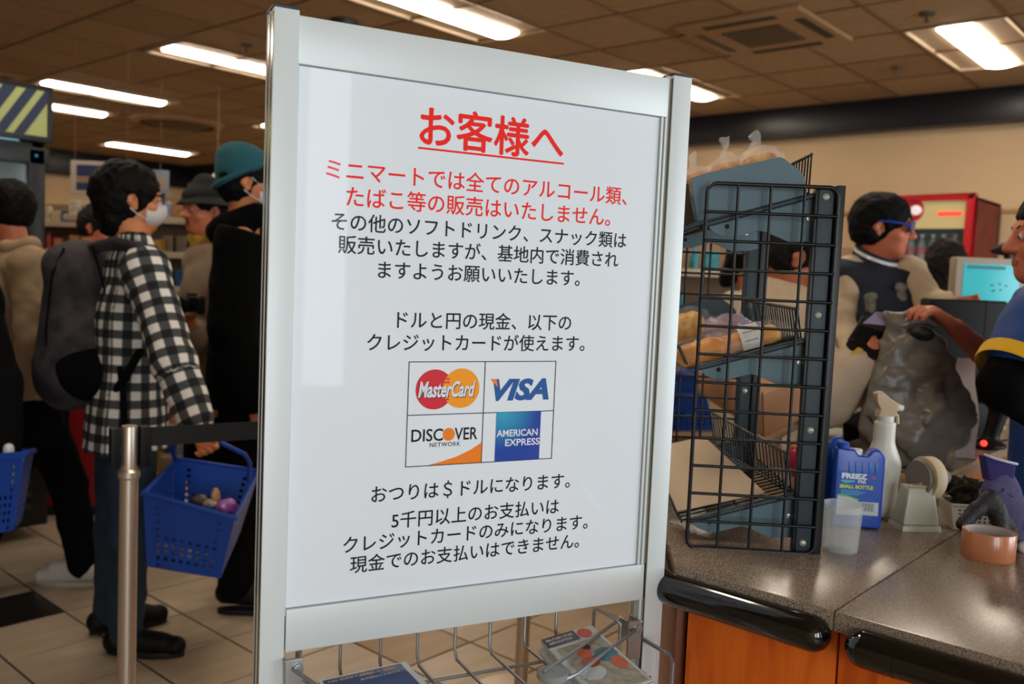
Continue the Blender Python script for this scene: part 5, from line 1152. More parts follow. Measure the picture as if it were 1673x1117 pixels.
# ---- walking man at the left edge
m_bei = M('jacket_beige', '8a7256', .9, var=.08, vscale=12); loc = atz(85, 950, 0); E_ = Fig('person', 'man with short black hair and beige jacket walking off at the left edge, white trainers', (loc.x, loc.y), -82, 1.70, -84, 0, m_skin2,
    JD(head=atd(8, 342, 3.8), neck=atd(28, 412, 3.8), chest=atd(38, 500, 3.8), hip=atd(62, 655, 3.8), shL=atd(52, 440, 3.64), shR=atd(30, 440, 3.98), elL=atd(62, 560, 3.58), wrL=atd(22, 640, 3.6), elR=atd(20, 560, 4.02), wrR=atd(-30, 620, 4.0),
       hpL=atd(58, 680, 3.72), hpR=atd(66, 680, 3.88), knR=atd(112, 790, 3.84), anR=atz(138, 925, .08), toR=atz(76, 945, .02), knL=atd(-5, 800, 3.7), anL=atz(-60, 960, .06), toL=atz(-125, 960, .02)))
E_.body(); E_.hair(m_hairk, 1.06, 0, .105, .005); E_.top(m_bei, .025, .46, loose=.02, name='jacket', noise=((.008, 18), (.004, 40))); E_.trousers(m_blackcl, .012); E_.shoes(M('trainer_white', 'b9b2a8', .5), M('trainer_sole', 'a59b8c', .6))
S = SD(); S.cone(atd(10, 405, 3.70), atd(52, 400, 3.72), .03, .03, .03).cone(atd(52, 400, 3.72), atd(60, 410, 3.86), .03, .028, .03).cone(atd(10, 405, 3.7), atd(-15, 425, 3.75), .028, .02)
sub('jacket_collar', S.mesh(.007), m_bei, E_); obj('collar_stripe', MB().tube([atd(25, 428, 3.66), atd(50, 422, 3.64), atd(75, 430, 3.66)], .004, 6).mesh(), M('stripe_blue', '22364a', .7), E_.t)
# ---- dark-clothed person with a basket, mostly outside the left edge
loc = atd(-150, 800, 2.95); F_ = Fig('person', 'person in black coat at the left edge, only the sleeve and a blue basket showing', (loc.x, loc.y), -70, 1.72, -70, 0, None,
    JD(shL=atd(-58, 490, 2.82), elL=atd(-18, 625, 2.82), wrL=atd(-8, 740, 2.78)))
F_.body((('L', JD(curl=.7)), ('R', {}))); F_.hair(m_hairb, 1.05); F_.top(M('coat_dark', '0b0b0c', .95, spec=.1), .035, .42, loose=.03, name='coat', noise=((.008, 18), (.004, 40))); F_.trousers(m_blackcl, .01); F_.shoes(m_shoe, m_sole)
# ---- far customer in a cream shirt
loc = atd(142, 500, 5.45); G_ = Fig('person', 'far customer in a cream shirt with dark pinned-up hair, between cooler and checked shirt', (loc.x, loc.y), 60, 1.66, 100, -10, m_skin2, JD(head=atd(160, 372, 5.45)))
G_.body(vox=.008); G_.hair(m_hairb, 1.12, 0, .10, .006, bun=(0, -.06, .11)); G_.top(M('shirt_cream', 'b39a76', .9), .02, .45, loose=.02, name='shirt'); G_.trousers(m_blackcl, .01); G_.shoes(m_shoe, m_sole)
# ---- customer in the varsity jacket
m_cr = M('sleeve_cream', 'b8a58a', .7, var=.05, vscale=20); m_nav = M('jacket_navy', '121a2c', .75)
loc = atd(1440, 700, 3.42); K_ = Fig('person', 'young man in blue sunglasses and navy varsity jacket with cream sleeves', (loc.x, loc.y), 150, 1.72, 118, -6, m_skin2,
    JD(head=atd(1444, 372, 3.38), neck=atd(1432, 440, 3.42), shR=atd(1392, 452, 3.42), shL=atd(1482, 452, 3.4), elR=atd(1376, 545, 3.36), wrR=atd(1400, 600, 3.15), elL=atd(1512, 500, 3.3), wrL=atd(1556, 500, 3.18)))
K_.body((('R', JD(curl=.5)), ('L', JD(curl=.3, d=(atd(1590, 497, 3.1)-atd(1556, 500, 3.18))))))
K_.hair(m_hairk, 1.08, 0, .10, .005); K_.glasses(M('frame_blue', '1c3f9a', .3), M('lens_dark', '1b1430', .08), 1.15)
tp = K_.top(m_nav, .018, .50, sleeves=.05, loose=.01, name='jacket', label='navy varsity jacket body')
S = SD(); 
for g in 'RL': S.cone(K_.j['sh'+g], K_.j['el'+g], .082, .068, .03).cone(K_.j['el'+g], K_.j['el'+g].lerp(K_.j['wr'+g], .94), .068, .05, .02)
sub('sleeves', S.mesh(.008, [(.007, 30), (.004, 60)]), m_cr, K_, 'cream sleeves'); K_.trousers(m_blackcl); K_.shoes(m_shoe, m_sole)
for (r_, mt, dz) in ((.082, m_nav, .024), (.078, m_wh, .038), (.074, m_nav, .050)):
    ring = [K_.j['neck']+V((0, 0, .012+dz))+(K_.r*math.cos(a)*r_+K_.f*(math.sin(a)*r_-.0)+V((0, 0, -.035*math.sin(a)))) for a in [2*PI*q/20 for q in range(20)]]
    sub('collar_band', MB().tube(ring, .010, 8, closed=True).mesh(), mt, K_)
def on_surface(o, px, py):
    from mathutils.bvhtree import BVHTree
    me = o.data; w = WM[o.parent.name] if o.parent else o.matrix_world; co = [w @ v.co for v in me.vertices]
    hit, n, i, d = BVHTree.FromPolygons(co, [tuple(p.vertices) for p in me.polygons]).ray_cast(CAM, ray(px, py).normalized())
    if hit is None: return atd(px, py, 3.3), -cF
    return hit, (n if n.dot(cF) < 0 else -n)
m_patch = M('patch_grey', '6a6a64', .8, var=.4, vscale=60)
for (px, py) in ((1422, 495), (1472, 478)):
    hit, nn = on_surface(tp, px, py); R3 = orient(cR-nn*cR.dot(nn), nn); S = SD(); S.ell(hit, (.020, .040, .005), R3, .004).ell(hit+cU*.022-nn*.001, (.026, .020, .005), R3, .006).ell(hit-cU*.022-nn*.001, (.022, .015, .005), R3, .006); sub('chest_patch', S.mesh(.004, [(.002, 160)]), m_patch, K_, 'grey embroidered patch')
# ---- person with long dark hair behind
loc = atd(1530, 600, 4.4); N_ = Fig('person', 'person with long dark brown hair seen from behind in front of the red cooler', (loc.x, loc.y), 20, 1.62, 10, 0, m_skin2)
N_.body(vox=.008); N_.hair(m_hairb, 1.18, .24, .10, .006); N_.top(m_blackcl, .02, .45, name='top'); N_.trousers(m_blackcl); N_.shoes(m_shoe, m_sole)
# ---- cashier
m_jer = M('jersey_blue', '0c3c80', .7, var=.06, vscale=14); loc = atd(1795, 700, 2.25)
Q_ = Fig('person', 'cashier in blue jersey with yellow sleeve band and black undersleeve at the right edge', (loc.x, loc.y), -70, 1.70, -78, -3, m_skin2,
    JD(head=atd(1722, 392, 2.22), neck=atd(1728, 480, 2.25), chest=atd(1740, 570, 2.25), hip=atd(1750, 760, 2.25), shL=atd(1704, 532, 2.08), elL=atd(1646, 628, 2.04), wrL=atd(1720, 690, 2.1), shR=atd(1720, 490, 2.42), elR=atd(1640, 610, 2.45), wrR=atd(1560, 535, 2.38)), 1.0)
Q_.body((('R', JD(curl=.55, d=(atd(1522, 506, 2.36)-atd(1560, 535, 2.38)), n=(-UP+cF*.2), spread=1.0)), ('L', {})), vox=.006)
Q_.hair(m_hairk, 1.05, 0, .12, .004)
jer = Q_.top(m_jer, .022, .47, sleeves=.47, loose=.02, name='jersey', noise=((.006, 20), (.003, 46)))
S = SD(); a, e, w = Q_.j['shL'], Q_.j['elL'], Q_.j['wrL']; S.cone(a.lerp(e, .45), e, .062, .058, .02).cone(e, w, .058, .045, .02); sub('undersleeve', S.mesh(.007, [(.004, 40)]), m_blackcl, Q_, 'black undersleeve')
dd = (e-a).normalized(); m_yel = M('band_yellow', 'd8a90a', .7)
for q in range(3): c = a.lerp(e, .68+.05*q); sub('sleeve_band', MB().lathe(c, [(.0885, -.010), (.0905, 0), (.0885, .008)], 28, dd).mesh(), m_yel, Q_, 'yellow sleeve band')
hit, nn = on_surface(jer, 1684, 750)
R3 = orient(cR-nn*cR.dot(nn), nn); S = SD(); S.ell(hit, (.022, .060, .005), R3, .004); sub('side_panel', S.mesh(.006), M('hem_white', 'a9b4c4', .8), Q_, 'pale side panel of the jersey')
Q_.trousers(m_blackcl); Q_.shoes(m_shoe, m_sole)
# ---- customer in cream behind the rack
loc = atd(1272, 700, 2.72); m_crm = M('top_cream', 'b8a48c', .9, bump=.25, bscale=160, var=.05, vscale=20)
R_ = Fig('person', 'dark-haired customer in a fluffy cream top bending over the counter behind the bread rack', (loc.x, loc.y), 100, 1.62, 95, -32, m_skin2,
    JD(head=atd(1302, 422, 2.66), neck=atd(1290, 478, 2.70), chest=atd(1268, 560, 2.72), hip=atd(1262, 700, 2.75), shR=atd(1300, 520, 2.60), elR=atd(1345, 650, 2.50), wrR=atd(1392, 605, 2.46), shL=atd(1280, 505, 2.86), elL=atd(1330, 620, 2.9), wrL=atd(1385, 640, 2.8)))
R_.body((('R', JD(curl=.55, d=(atd(1410, 590, 2.45)-atd(1392, 605, 2.46)))), ('L', {}))); R_.hair(m_hairb, 1.06, 0, .11, .005, bun=(-.02, -.09, -.06)); R_.top(m_crm, .035, .45, loose=.02, name='fluffy_top', noise=((.006, 25), (.003, 60))); R_.trousers(M('trousers_grey', '4a4238', .8)); R_.shoes(m_shoe, m_sole)
loc = atd(1225, 700, 3.5); T_ = Fig('person', 'customer in a pale top, half hidden behind the cream-clad customer and the rack post', (loc.x, loc.y), 130, 1.58, 120, -20, m_skin2, JD(head=atd(1236, 418, 3.45)))
T_.body(vox=.008); T_.hair(m_hairk, 1.02, .10, .11); T_.top(M('top_pale', 'b9a992', .9), .02, .45, name='top'); T_.trousers(m_blackcl); T_.shoes(m_shoe, m_sole)
# wallet in the cream customer's hand
D = 2.44; w = thing('wallet', 'open dark wallet with a lilac card and a yellow tab, held beside the grey bag', 'wallet', atd(1425, 590, D))
obj('cover', MB().prism([atd(1382, 560, D), atd(1405, 530, D+.02), (atd(1455, 545, D+.02)), atd(1462, 575, D), atd(1440, 585, D-.03), atd(1400, 580, D-.03)], cU*-.008).mesh(.002), m_blk, w)
obj('flap', MB().prism([atd(1384, 556, D), atd(1410, 515, D+.05), atd(1455, 522, D+.05), atd(1455, 548, D+.02)], cF*.004).mesh(.001), M('wallet_dark', '2a2823', .4), w)
obj('card', MB().prism([atd(1410, 528, D-.005), atd(1432, 509, D+.02), atd(1466, 512, D+.02), atd(1452, 532, D-.005)], cF*.002).mesh(), M('card_lilac', '8f86a8', .4), w, 'w', 'lilac card')
obj('tab', MB().prism([atd(1390, 578, D-.03), atd(1402, 567, D-.03), atd(1410, 570, D-.03), atd(1400, 582, D-.03)], cF*.003).mesh(), M('card_yellow2', 'c8992a', .5), w, 'w', 'yellow tab')
# ================================================================ SHOPPING BASKETS
m_bsk = M('basket_blue', '0b3f9a', .4, spec=.5)
def shop_basket(label, tops, bots, group='blue shopping baskets', hand=None):
    c = sum((V(p) for p in tops+bots), V((0, 0, 0)))/8; c.z = min(p.z for p in bots); t = thing('shopping_basket', label, 'basket', c, 0, group)
    iv = WM[t.name].inverted(); T = [iv @ V(p) for p in tops]; B2 = [iv @ V(p) for p in bots]
    hole = lambda k, nu: (lambda i, j: (1 <= i < nu-1) and ((1 <= j < 5) or ((i == 1 or i == nu-2) and j < 9)))
    open_basket(t, T, B2, (10, 12), 10, hole, m_bsk, .003, .009)
    if hand is not None:
        h = iv @ V(hand); a = (T[0]+T[3])/2; b = (T[1]+T[2])/2; l = (b-a).normalized()
        obj('carry_handle', MB().tube([a, a.lerp(h, .85)-l*.0, h-l*.07, h+l*.07, b.lerp(h, .5)+l*.05, b+V((0, 0, .02)), b], .0065, 10).mesh(), m_bsk, t, 'l')
    return t
tops = [atd(234, 806, 2.72), atd(384, 846, 2.72), atd(424, 770, 3.12), atd(290, 750, 3.12)]; bots = [atd(240, 925, 2.76), atd(360, 945, 2.76), atd(392, 870, 3.06), atd(286, 850, 3.06)]
h_ = atd(338, 718, 2.80)
bsk = shop_basket('blue shopping basket full of small items, carried by the man in the checked shirt', tops, bots)
iv = WM[bsk.name].inverted()
obj('carry_handle', MB().tube([iv @ p for p in (atd(286, 752, 3.02), atd(280, 725, 2.9), atd(318, 716, 2.80), atd(352, 719, 2.80), atd(400, 742, 2.86), atd(408, 756, 2.9), atd(406, 785, 2.92))], .0075, 10).mesh(), m_bsk, bsk, 'l')
tops = [atd(-60, 748, 2.62), atd(40, 742, 2.62), atd(56, 736, 2.95), atd(-20, 738, 2.95)]; bots = [atd(-50, 880, 2.66), atd(22, 866, 2.66), atd(36, 850, 2.9), atd(-20, 850, 2.9)]
bk2 = shop_basket('blue shopping basket at the left edge carried by the person in the black coat', tops, bots)
iv = WM[bk2.name].inverted()
obj('carry_handle', MB().tube([iv @ p for p in (atd(-50, 745, 2.8), atd(-20, 728, 2.8), atd(10, 728, 2.8), atd(46, 742, 2.8))], .0075, 10).mesh(), m_bsk, bk2, 'l')
S = SD().cone(atd(14, 732, 2.74), atd(12, 790, 2.74), .016, .020); single('white_bottle', S.mesh(.005), m_wh, 'white bottle poking out of the basket at the left edge', 'bottle')
S = SD().cone(atd(30, 735, 2.82), atd(26, 800, 2.80), .012, .014); single('pale_bottle', S.mesh(.005), M('pale_blue_plastic', '8fa9b5', .4), 'pale blue bottle beside the white one in the left-edge basket', 'bottle')
IT = [(318, 835, 'c9c2b8', .035, .022, 'white rounded pack lying in front in the full blue basket'), (345, 822, 'a99c94', .03, .015, 'grey slim pack in the full blue basket'), (370, 832, '8a4a9a', .04, .035, 'purple and pink foil pack in the full blue basket'), (352, 812, 'b98a5a', .016, .03, 'small tan item standing in the full blue basket'),
      (338, 845, 'b82030', .018, .014, 'small red item in the full blue basket'), (325, 818, '4a3f38', .03, .022, 'dark brown pack at the back of the full blue basket')]
for (px, py, col, a, b, lb) in IT:
    S = SD().ell(atd(px, py, 2.86), (a, a*.8, b)); single('snack_pack', S.mesh(.004, [(.003, 90)]), M('pack_'+col, col, .35, var=.5, vscale=70, spec=.7), lb, 'snack', 'items in the full blue basket')
rn = random.Random(5)
for q in range(22):
    u, v_ = (q % 8)/8, q//8; px = 262+u*95+rn.uniform(-3, 3); py = 893+u*22+v_*9; col = rn.choice(['b8b0a8', 'a03030', 'c8a030', '5a7a9a', '3f7a4a', 'b06a7a', '8a7a68', 'c8c0b4'])
    S = MB().obox(atd(px, py, 2.80+.04*v_), cR*.013, cF*.012, cU*.010).mesh(.003); single('sweet_packet', S, M('pack_'+col, col, .35, var=.5, vscale=70, spec=.7), 'small bright packet seen through the holes of the full blue basket', 'snack', 'small packets low in the full blue basket')
# ================================================================ THE SHOP BEHIND
m_shelf = M('shelf_tan', '7a6450', .6); m_peg = M('pegboard_tan', '8a6e50', .8, var=.1, vscale=30)
PAL = ['9a8a78', 'b5a48c', '8a2a28', '1d4a7a', '2a7a86', 'c08a2a', '6a5a4a', 'a8744c', '7a8a9a', '3a4a3a', 'b86a4a', 'd0c4b0', '24303a']
CN = {'9a8a78': 'grey-beige', 'b5a48c': 'cream', '8a2a28': 'dark red', '1d4a7a': 'blue', '2a7a86': 'teal', 'c08a2a': 'yellow', '6a5a4a': 'brown', 'a8744c': 'tan', '7a8a9a': 'grey-blue', '3a4a3a': 'dark green', 'b86a4a': 'salmon', 'd0c4b0': 'white', '24303a': 'black'}
packs = {}
def pack_mesh(col, kind):
    if (col, kind) not in packs:
        mt = M('goods_'+col, col, .45, var=.35, vscale=25)
        if kind == 0: me = MB().box((-.045, -.03, 0), (.045, .03, .15)).mesh(.004, 1)
        elif kind == 1: me = MB().lathe((0, 0, 0), [(.001, 0), (.03, 0), (.032, .01), (.032, .11), (.014, .145), (.013, .17), (.001, .17)], 14).mesh()
        else: me = MB().hexa([(-.05, -.004, 0), (.05, -.004, 0), (.05, .004, 0), (-.05, .004, 0), (-.05, -.012, .13), (.05, -.012, .13), (.05, .012, .13), (-.05, .012, .13)]).mesh(.004, 1)
        me.materials.append(mt); packs[(col, kind)] = me
    return packs[(col, kind)]
def gondola(label, where, c, az, w, h, nsh, seed, pal, kinds, dens=.092):
    f = azv(az); rz = math.atan2(f.y, f.x)+PI/2                     # local -y faces az
    t = thing('shelf_unit', label, 'shelf', V((c.x, c.y, 0)), rz); r = random.Random(seed)
    obj('back_board', MB().box((-w/2, .0, 0), (w/2, .03, h)).mesh(.003), m_peg, t, 'l')
    for s in (-1, 1): obj('upright', MB().box((s*w/2-.02, -.03, 0), (s*w/2+.02, .04, h)).mesh(.003), m_shelf, t, 'l')
    obj('plinth', MB().box((-w/2, -.40, 0), (w/2, .0, .12)).mesh(.003), m_shelf, t, 'l')
    g = 'goods on the '+where; R = WM[t.name]
    for q in range(nsh):
        z = .14+(h-.3)*q/(nsh-1); obj('shelf_board', MB().box((-w/2+.02, -.36, z-.02), (w/2-.02, 0, z)).mesh(.003), m_shelf, t, 'l'); obj('price_rail', MB().box((-w/2+.02, -.368, z-.035), (w/2-.02, -.36, z+.003)).mesh(.001), M('rail_pale', 'a89a84', .5), t, 'l')
        x = -w/2+.06; lastc = None
        while x < w/2-.06:
            col = r.choice(pal) if (lastc is None or r.random() < .55) else lastc; lastc = col; kd = r.choice(kinds); p = R @ V((x, -.30, z))
            vv = in_view(p, 0)
            if vv and not (445 < vv[0] < 1085):
                o = bpy.data.objects.new('packet' if kd != 1 else 'bottle', pack_mesh(col, kd)); COL.objects.link(o); o.location = p; o.rotation_euler = (0, 0, rz); o.scale = (.72, .8, r.uniform(.6, .85))
                tag(o, '%s %s on the %s, shelf %s' % (CN[col], 'packet' if kd != 1 else 'bottle', where, ['at the floor', 'second from the floor', 'third from the floor', 'fourth from the floor', 'fifth from the floor', 'sixth from the floor', 'seventh from the floor', 'eighth from the floor', 'ninth from the floor'][q]), 'packet' if kd != 1 else 'bottle', g)
            x += dens*r.uniform(.85, 1.1)
    return t
gondola('tan shelf unit of small hanging goods between the checked shirt and the bucket hat', 'shelf behind the bucket hat', atd(300, 500, 6.0), -172, 1.3, 1.80, 8, 3, ['2a7a86', '7a8a9a', 'b5a48c', '6a5a4a', 'a8744c', 'd0c4b0', '1d4a7a'], (0, 2))
gondola('tan shelf unit of mixed packets beside the tall cooler', 'shelf beside the tall cooler', atd(90, 500, 7.4), -172, 1.8, 1.80, 8, 5, ['b5a48c', '8a2a28', 'c08a2a', '1d4a7a', 'b86a4a', '24303a', '9a8a78'], (0, 2, 1))
gondola('tan shelf unit with orange and blue goods seen through the bread rack', 'shelf behind the bread rack', atd(1195, 560, 4.9), 178, 1.5, 1.60, 6, 9, ['2a7a86', '7a8a9a', 'a8744c', '6a5a4a', '1d4a7a', 'd0c4b0', '9a8a78'], (0, 1, 2))
gondola('tan shelf unit far behind, left of the beanie', 'farthest shelf by the back wall', atd(420, 500, 9.0), -165, 2.4, 1.75, 6, 12, PAL, (0, 2), .3)
# yellow column sign behind the shelf and dark red cabinet
c = atd(250, 470, 5.6); t = thing('price_column', 'yellow cardboard display column behind the checked shirt', 'display', V((c.x, c.y, 0)), rad(-48)); obj('column', MB().box((-.06, -.06, .0), (.06, .06, 1.50)).mesh(.004), M('card_ochre', '8a6412', .6), t, 'l'); obj('foot', MB().box((-.12, -.12, 0), (.12, .12, .03)).mesh(.004), m_shelf, t, 'l')
c = atd(125, 700, 4.9); m_rd = M('cabinet_red', '8c0610', .45); t = thing('red_cabinet', 'dark red cabinet standing behind the legs, between black trousers and jeans', 'cabinet', V((c.x, c.y, 0)), rad(-40))
obj('body', MB().box((-.24, -.2, .05), (.24, .2, .95)).mesh(.012, 3), m_rd, t, 'l'); obj('door', MB().box((-.22, -.215, .08), (.22, -.2, .90)).mesh(.006), m_rd, t, 'l'); obj('handle', MB().tube([(.17, -.22, .5), (.17, -.245, .52), (.17, -.245, .7), (.17, -.22, .72)], .008, 8).mesh(), m_blk, t, 'l'); obj('plinth', MB().box((-.23, -.19, 0), (.23, .19, .05)).mesh(), m_dark, t, 'l')
# hanging blue and white sign
c = atd(165, 292, 6.6); hs = thing('hanging_sign', 'white framed sign with two blue bands hanging behind the dark-haired head', 'sign', c, rad(-48.6)+rad(6)); w, h_s = .215, .125
obj('board', MB().box((-w, -.008, -h_s), (w, .008, h_s)).mesh(.01), M('sign_white', 'a79a8c', .5), hs, 'l'); m_sb = M('sign_blue', '16274e', .5)
obj('blue_band', MB().box((-w+.045, -.011, .012), (w-.045, -.008, h_s-.03)).mesh(), m_sb, hs, 'l'); obj('blue_band', MB().box((-w+.045, -.011, -h_s+.035), (w-.045, -.008, -.035)).mesh(), m_sb, hs, 'l'); obj('pale_band', MB().box((-w+.045, -.010, -.035), (w-.045, -.008, .012)).mesh(), m_peg, hs, 'l')
obj('cord', MB().tube([(-w+.03, 0, h_s), (-w+.03, 0, H-c.z)], .0012, 6).mesh(), m_peg, hs, 'l'); obj('cord', MB().tube([(w-.03, 0, h_s), (w-.03, 0, H-c.z)], .0012, 6).mesh(), m_peg, hs, 'l')
c = atd(262, 300, 7.4); t = thing('hanging_sign', 'narrow pale sign hanging between checked-shirt head and bucket hat', 'sign', c, rad(-48.6)); obj('board', MB().box((-.07, -.008, -.11), (.07, .008, .11)).mesh(.004), M('sign_pale_blue', '6c7484', .5), t, 'l'); obj('print', MB().box((-.05, -.011, -.05), (.05, -.008, .06)).mesh(), M('print_tan', '8a7c6c', .6), t, 'l'); obj('cord', MB().tube([(0, 0, .11), (0, 0, H-c.z)], .0012, 6).mesh(), m_peg, t, 'l')
c = atd(355, 292, 8.0); t = thing('security_camera', 'small pale dome camera hanging before the dark valance above the bucket hat', 'camera', V((c.x, c.y, H))); obj('dome', MB().sphere((0, 0, c.z-H), .055).mesh(), m_fixwhite, t, 'l'); obj('stem', MB().cyl((0, 0, c.z-H+.03), (0, 0, 0), .003).mesh(), m_peg, t, 'l')
# tall black cooler with lit header at the left edge
YC = 4.48; X0c, X1c = .40, 1.745; m_fr = M('cooler_black', '0a0a0b', .35); cl = thing('tall_cooler', 'tall black glass-door cooler with a lit yellow-green header with navy stripes', 'cooler', V(((X0c+X1c)/2, YC+.4, 0))); w = (X1c-X0c)/2; cl.scale = (1, 1, 1.02); WM[cl.name] = WM[cl.name] @ Matrix.Scale(1.02, 4, (0, 0, 1))
obj('cabinet', MB().box((-w, -.30, .10), (-w+.06, .42, 1.90)).box((w-.06, -.30, .10), (w, .42, 1.90)).box((-w, .36, .10), (w, .42, 1.90)).box((-w, -.3, 1.84), (w, .42, 1.90)).box((-w, -.36, .06), (w, .42, .50)).mesh(.004), m_fr, cl, 'l')
for q in range(5): obj('louvre', MB().obox((0, -.372, .16+q*.06), (w-.08, 0, 0), (0, .008, .012), (0, -.001, .002)).mesh(), m_fr, cl, 'l')
hd = obj('header_box', MB().box((-w, -.40, 1.86), (w, .42, 2.115)).mesh(.006), m_fr, cl, 'l')
lp = obj('header_panel', MB().box((-w+.03, -.406, 1.885), (w-.03, -.398, 2.09)).mesh(), M('header_glow', '868a52', .5, emis=.28), cl, 'l', 'lit yellow-green header panel')
m_hs = M('header_stripe', '0e1a38', .5)
x = w-.03
for Q in ([(.241, 0), (.199, 0), (.099, 1), (.141, 1)], [(.169, 0), (.134, 0), (.034, 1), (.069, 1)], [(.108, 0), (.075, 0), (0, .75), (0, 1), (.008, 1)]):
    P = [(x-a*1.35, -.409, 1.885+.205*b) for a, b in Q]; obj('diagonal_stripe', MB().prism(P, (0, .002, 0)).mesh(), m_hs, lp, 'l', 'navy diagonal stripe')
dr = obj('door', MB().box((-w+.02, -.36, .50), (-w+.08, -.31, 1.83)).box((w-.09, -.36, .50), (w-.02, -.31, 1.83)).box((-w, -.36, 1.76), (w, -.31, 1.84)).box((-w, -.36, .50), (w, -.31, .58)).mesh(.004), m_fr, cl, 'l', 'black door frame')
obj('glass', MB().box((-w+.08, -.335, .58), (w-.09, -.33, 1.76)).mesh(), M('cooler_glass', '9fb4b4', .08, alpha=.22, spec=.8), dr, 'l')
obj('handle', MB().tube([(w-.06, -.36, 1.0), (w-.06, -.40, 1.03), (w-.06, -.40, 1.4), (w-.06, -.36, 1.43)], .01, 8).mesh(), m_fr, dr, 'l')
obj('status_lamp', MB().sphere((w-.06, -.362, 1.80), .008).mesh(), M('lamp_teal', '1f6a8a', .4, emis=.6), cl, 'l')
obj('inner_light', MB().box((-w+.08, -.28, 1.80), (w-.1, -.24, 1.83)).mesh(), M('cool_tube', '9fd0e0', .4, emis=14), cl, 'l', 'cool white inner lamp')
m_sh = M('cooler_shelf', '9aa6a8', .5)
for q in range(4):
    z = .62+q*.30; obj('shelf', MB().box((-w+.07, -.22, z-.01), (w-.07, .35, z)).mesh(), m_sh, cl, 'l')
    for i in range(9):
        p = WM[cl.name] @ V((-w+.14+i*.128, -.15, z))
        if in_view(p, 40): o = bpy.data.objects.new('drink_bottle', pack_mesh(['d0c4b0', '7a8a9a', '2a7a86'][(i+q) % 3], 1)); COL.objects.link(o); o.location = p; o.scale = (1.2, 1.2, 1.3); tag(o, '%s drink bottle behind the glass of the tall black cooler' % ['white', 'grey-blue', 'teal'][(i+q) % 3], 'bottle', 'bottles in the tall cooler')
obj('back_lining', MB().box((-w+.06, .35, .52), (w-.06, .36, 1.84)).mesh(), M('cooler_lining', 'a9b8b8', .6), cl, 'l')
# red drinks cooler by the right wall
m_rc = M('cooler_red', 'b00c1c', .35, spec=.6); m_rc2 = M('cooler_red_print', '6e1216', .5, var=.5, vscale=7)
rc_ = thing('red_cooler', 'red drinks cooler with pale header, round emblem and bottles, against the tan wall', 'cooler', V((7.26, 2.10, 0)))
y0, y1 = -.31, .36; XF = -.36; zt = 2.085
obj('cabinet', MB().box((XF+.02, y0, .1), (.34, y0+.03, zt-.01)).box((XF+.02, y1-.03, .1), (.34, y1, zt-.01)).box((.30, y0, .1), (.34, y1, zt-.01)).box((XF+.02, y0, zt-.04), (.34, y1, zt-.01)).box((XF+.02, y0, .1), (.34, y1, .3)).mesh(.006), m_rc2, rc_, 'l', 'dark red printed side')
P = MB().box((XF-.03, y0, .1), (XF+.02, y0+.055, zt)).box((XF-.03, y1-.055, .1), (XF+.02, y1, zt)).box((XF-.03, y0, zt-.04), (XF+.02, y1, zt)).box((XF-.03, y0, .1), (XF+.02, y1, .35)); obj('front_frame', P.mesh(.010, 3), m_rc, rc_, 'l', 'bright red front frame')
obj('header', MB().box((XF-.01, y0+.055, 1.845), (XF+.02, y1-.055, zt-.04)).mesh(), M('header_cream', 'b3a272', .5, emis=.25), rc_, 'l', 'pale lit header')
q = WM[rc_.name].inverted() @ atp(1489, 343, V((6.89, 0, 0)), V((1, 0, 0))); em = obj('round_emblem', MB().lathe((XF-.014, q.y, q.z), [(.001, .0), (.085, 0), (.09, -.004), (.09, -.012)][::-1], 32, (-1, 0, 0)).mesh(), m_rc, rc_, 'l', 'round red emblem')
obj('emblem_print', MB().sphere((XF-.022, q.y-.035, q.z-.004), .042, 16, 10, (.08, 1, .85)).mesh(), M('emblem_white', 'd8d0d4', .4, emis=.4), em, 'l')
q = WM[rc_.name].inverted() @ atp(1553, 349, V((6.89, 0, 0)), V((1, 0, 0))); obj('digital_sign', MB().box((XF-.016, q.y-.075, q.z-.014), (XF-.012, q.y+.085, q.z+.014)).mesh(), M('red_glow', 'ff3a28', .4, emis=1.2), rc_, 'l', 'glowing red sign')
obj('interior', MB().box((.28, y0+.03, .35), (.30, y1-.03, 1.84)).mesh(), M('interior_dark', '0f1416', .6), rc_, 'l')
obj('glass', MB().box((XF+.0, y0+.05, .36), (XF+.004, y1-.05, 1.845)).mesh(), M('cooler_glass2', '6f8488', .06, alpha=.12, spec=.8), rc_, 'l')
for z in (1.62, 1.38, 1.14, .9, .66): obj('shelf', MB().box((XF+.06, y0+.03, z-.008), (.28, y1-.03, z)).mesh(), m_sh, rc_, 'l')
bm_ = MB().lathe((0, 0, 0), [(.001, 0), (.028, 0), (.03, .01), (.03, .11), (.012, .155), (.012, .175)], 12).mesh(); bm_.materials.append(M('drink_clear', '7d9494', .15, spec=.8))
cp_ = MB().lathe((0, 0, 0), [(.013, .172), (.014, .19), (.001, .191)], 12).mesh(); cp_.materials.append(m_wh); lb_ = MB().lathe((0, 0, 0), [(.0306, .04), (.0306, .1)], 12).mesh(); lb_.materials.append(M('label_pinkred', 'b0505a', .5))
p0_ = None
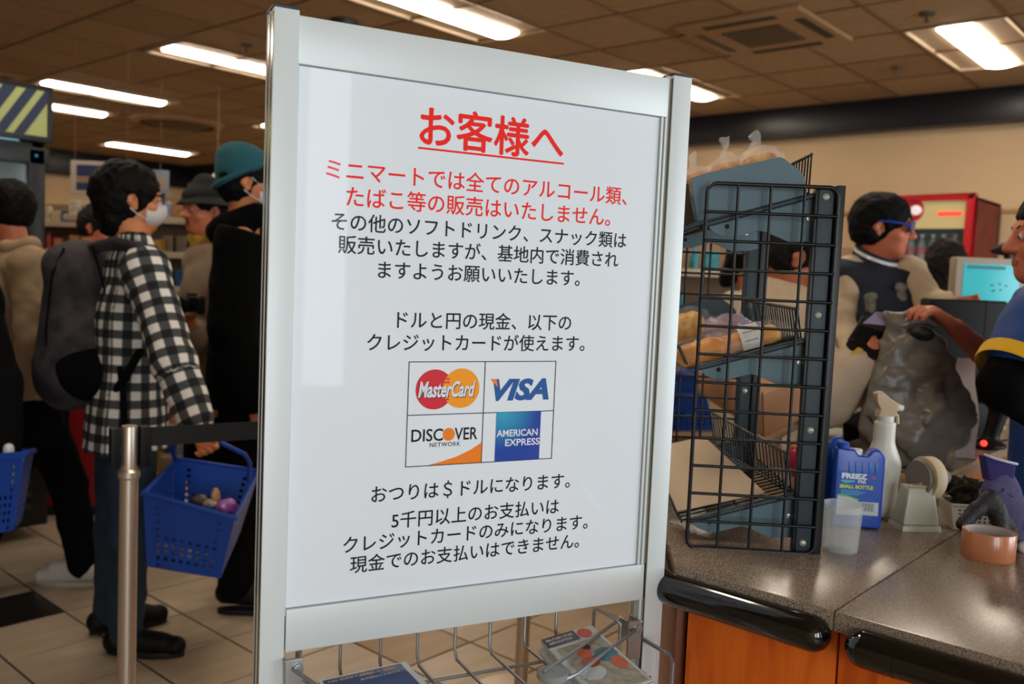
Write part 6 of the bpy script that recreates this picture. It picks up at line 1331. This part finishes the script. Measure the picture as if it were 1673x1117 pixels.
for zi, z in enumerate((1.62, 1.38, 1.14)):
    for i in range(8):
        loc = WM[rc_.name] @ V((XF+.11, y0+.07+i*.076, z))
        if p0_ is None:
            p0_ = thing('drink_bottle', 'x', 'bottle', loc, 0)
            for n_, me_ in (('bottle_body', bm_), ('cap', cp_), ('label_band', lb_)): o = bpy.data.objects.new(n_, me_); COL.objects.link(o); o.parent = p0_
            o_ = p0_
        else: o_ = copy_tree(p0_); o_.location = loc
        o_['label'] = 'small bottle with pale cap in the red cooler, %s visible row' % ['top', 'second', 'third'][zi]; o_['group'] = 'bottles in the red cooler'
# black device on the wall side and orange goods
c = atd(1640, 402, 3.6); t = thing('label_printer', 'black device on top of the register screen beside the cashier face', 'printer', V((c.x, c.y, ZT)), rad(-48)); cz = c.z-ZT
obj('housing', SD().cone((.0, 0, cz-.01), (.07, 0, cz+.01), .022, .035, .03).cone((-.04, 0, cz-.02), (.02, 0, cz-.015), .012, .02, .02).mesh(.006), m_blk, t, 'l'); obj('pole', MB().cyl((.02, 0, 0), (.02, 0, cz), .015).mesh(), m_blk, t, 'l'); obj('foot', MB().box((-.08, -.08, 0), (.12, .08, .015)).mesh(.004), m_blk, t, 'l')
c = atz(1110, 700, 0)
c = atd(1118, 690, 4.0); st_ = thing('basket_stack_table', 'low tan table carrying stacked blue baskets, seen through the rack', 'table', V((c.x, c.y, 0)), rad(-30)); zt_ = c.z-.02
obj('top', MB().box((-.3, -.22, zt_-.03), (.3, .22, zt_)).mesh(.005), m_shelf, st_, 'l')
for sx_ in (-1, 1):
    for sy_ in (-1, 1): obj('leg', MB().box((sx_*.27-.02, sy_*.19-.02, 0), (sx_*.27+.02, sy_*.19+.02, zt_-.03)).mesh(.003), m_shelf, st_, 'l')
for q in range(2):
    zb = zt_+.004+q*.075; k_ = [WM[st_.name] @ V(p) for p in ((-.17, -.12, zb+.16), (.17, -.12, zb+.16), (.17, .12, zb+.16), (-.17, .12, zb+.16))]; b_ = [WM[st_.name] @ V(p) for p in ((-.14, -.09, zb), (.14, -.09, zb), (.14, .09, zb), (-.14, .09, zb))]
    shop_basket(['lower blue basket of the stack seen through the rack', 'upper blue basket of the stack seen through the rack'][q], k_, b_)
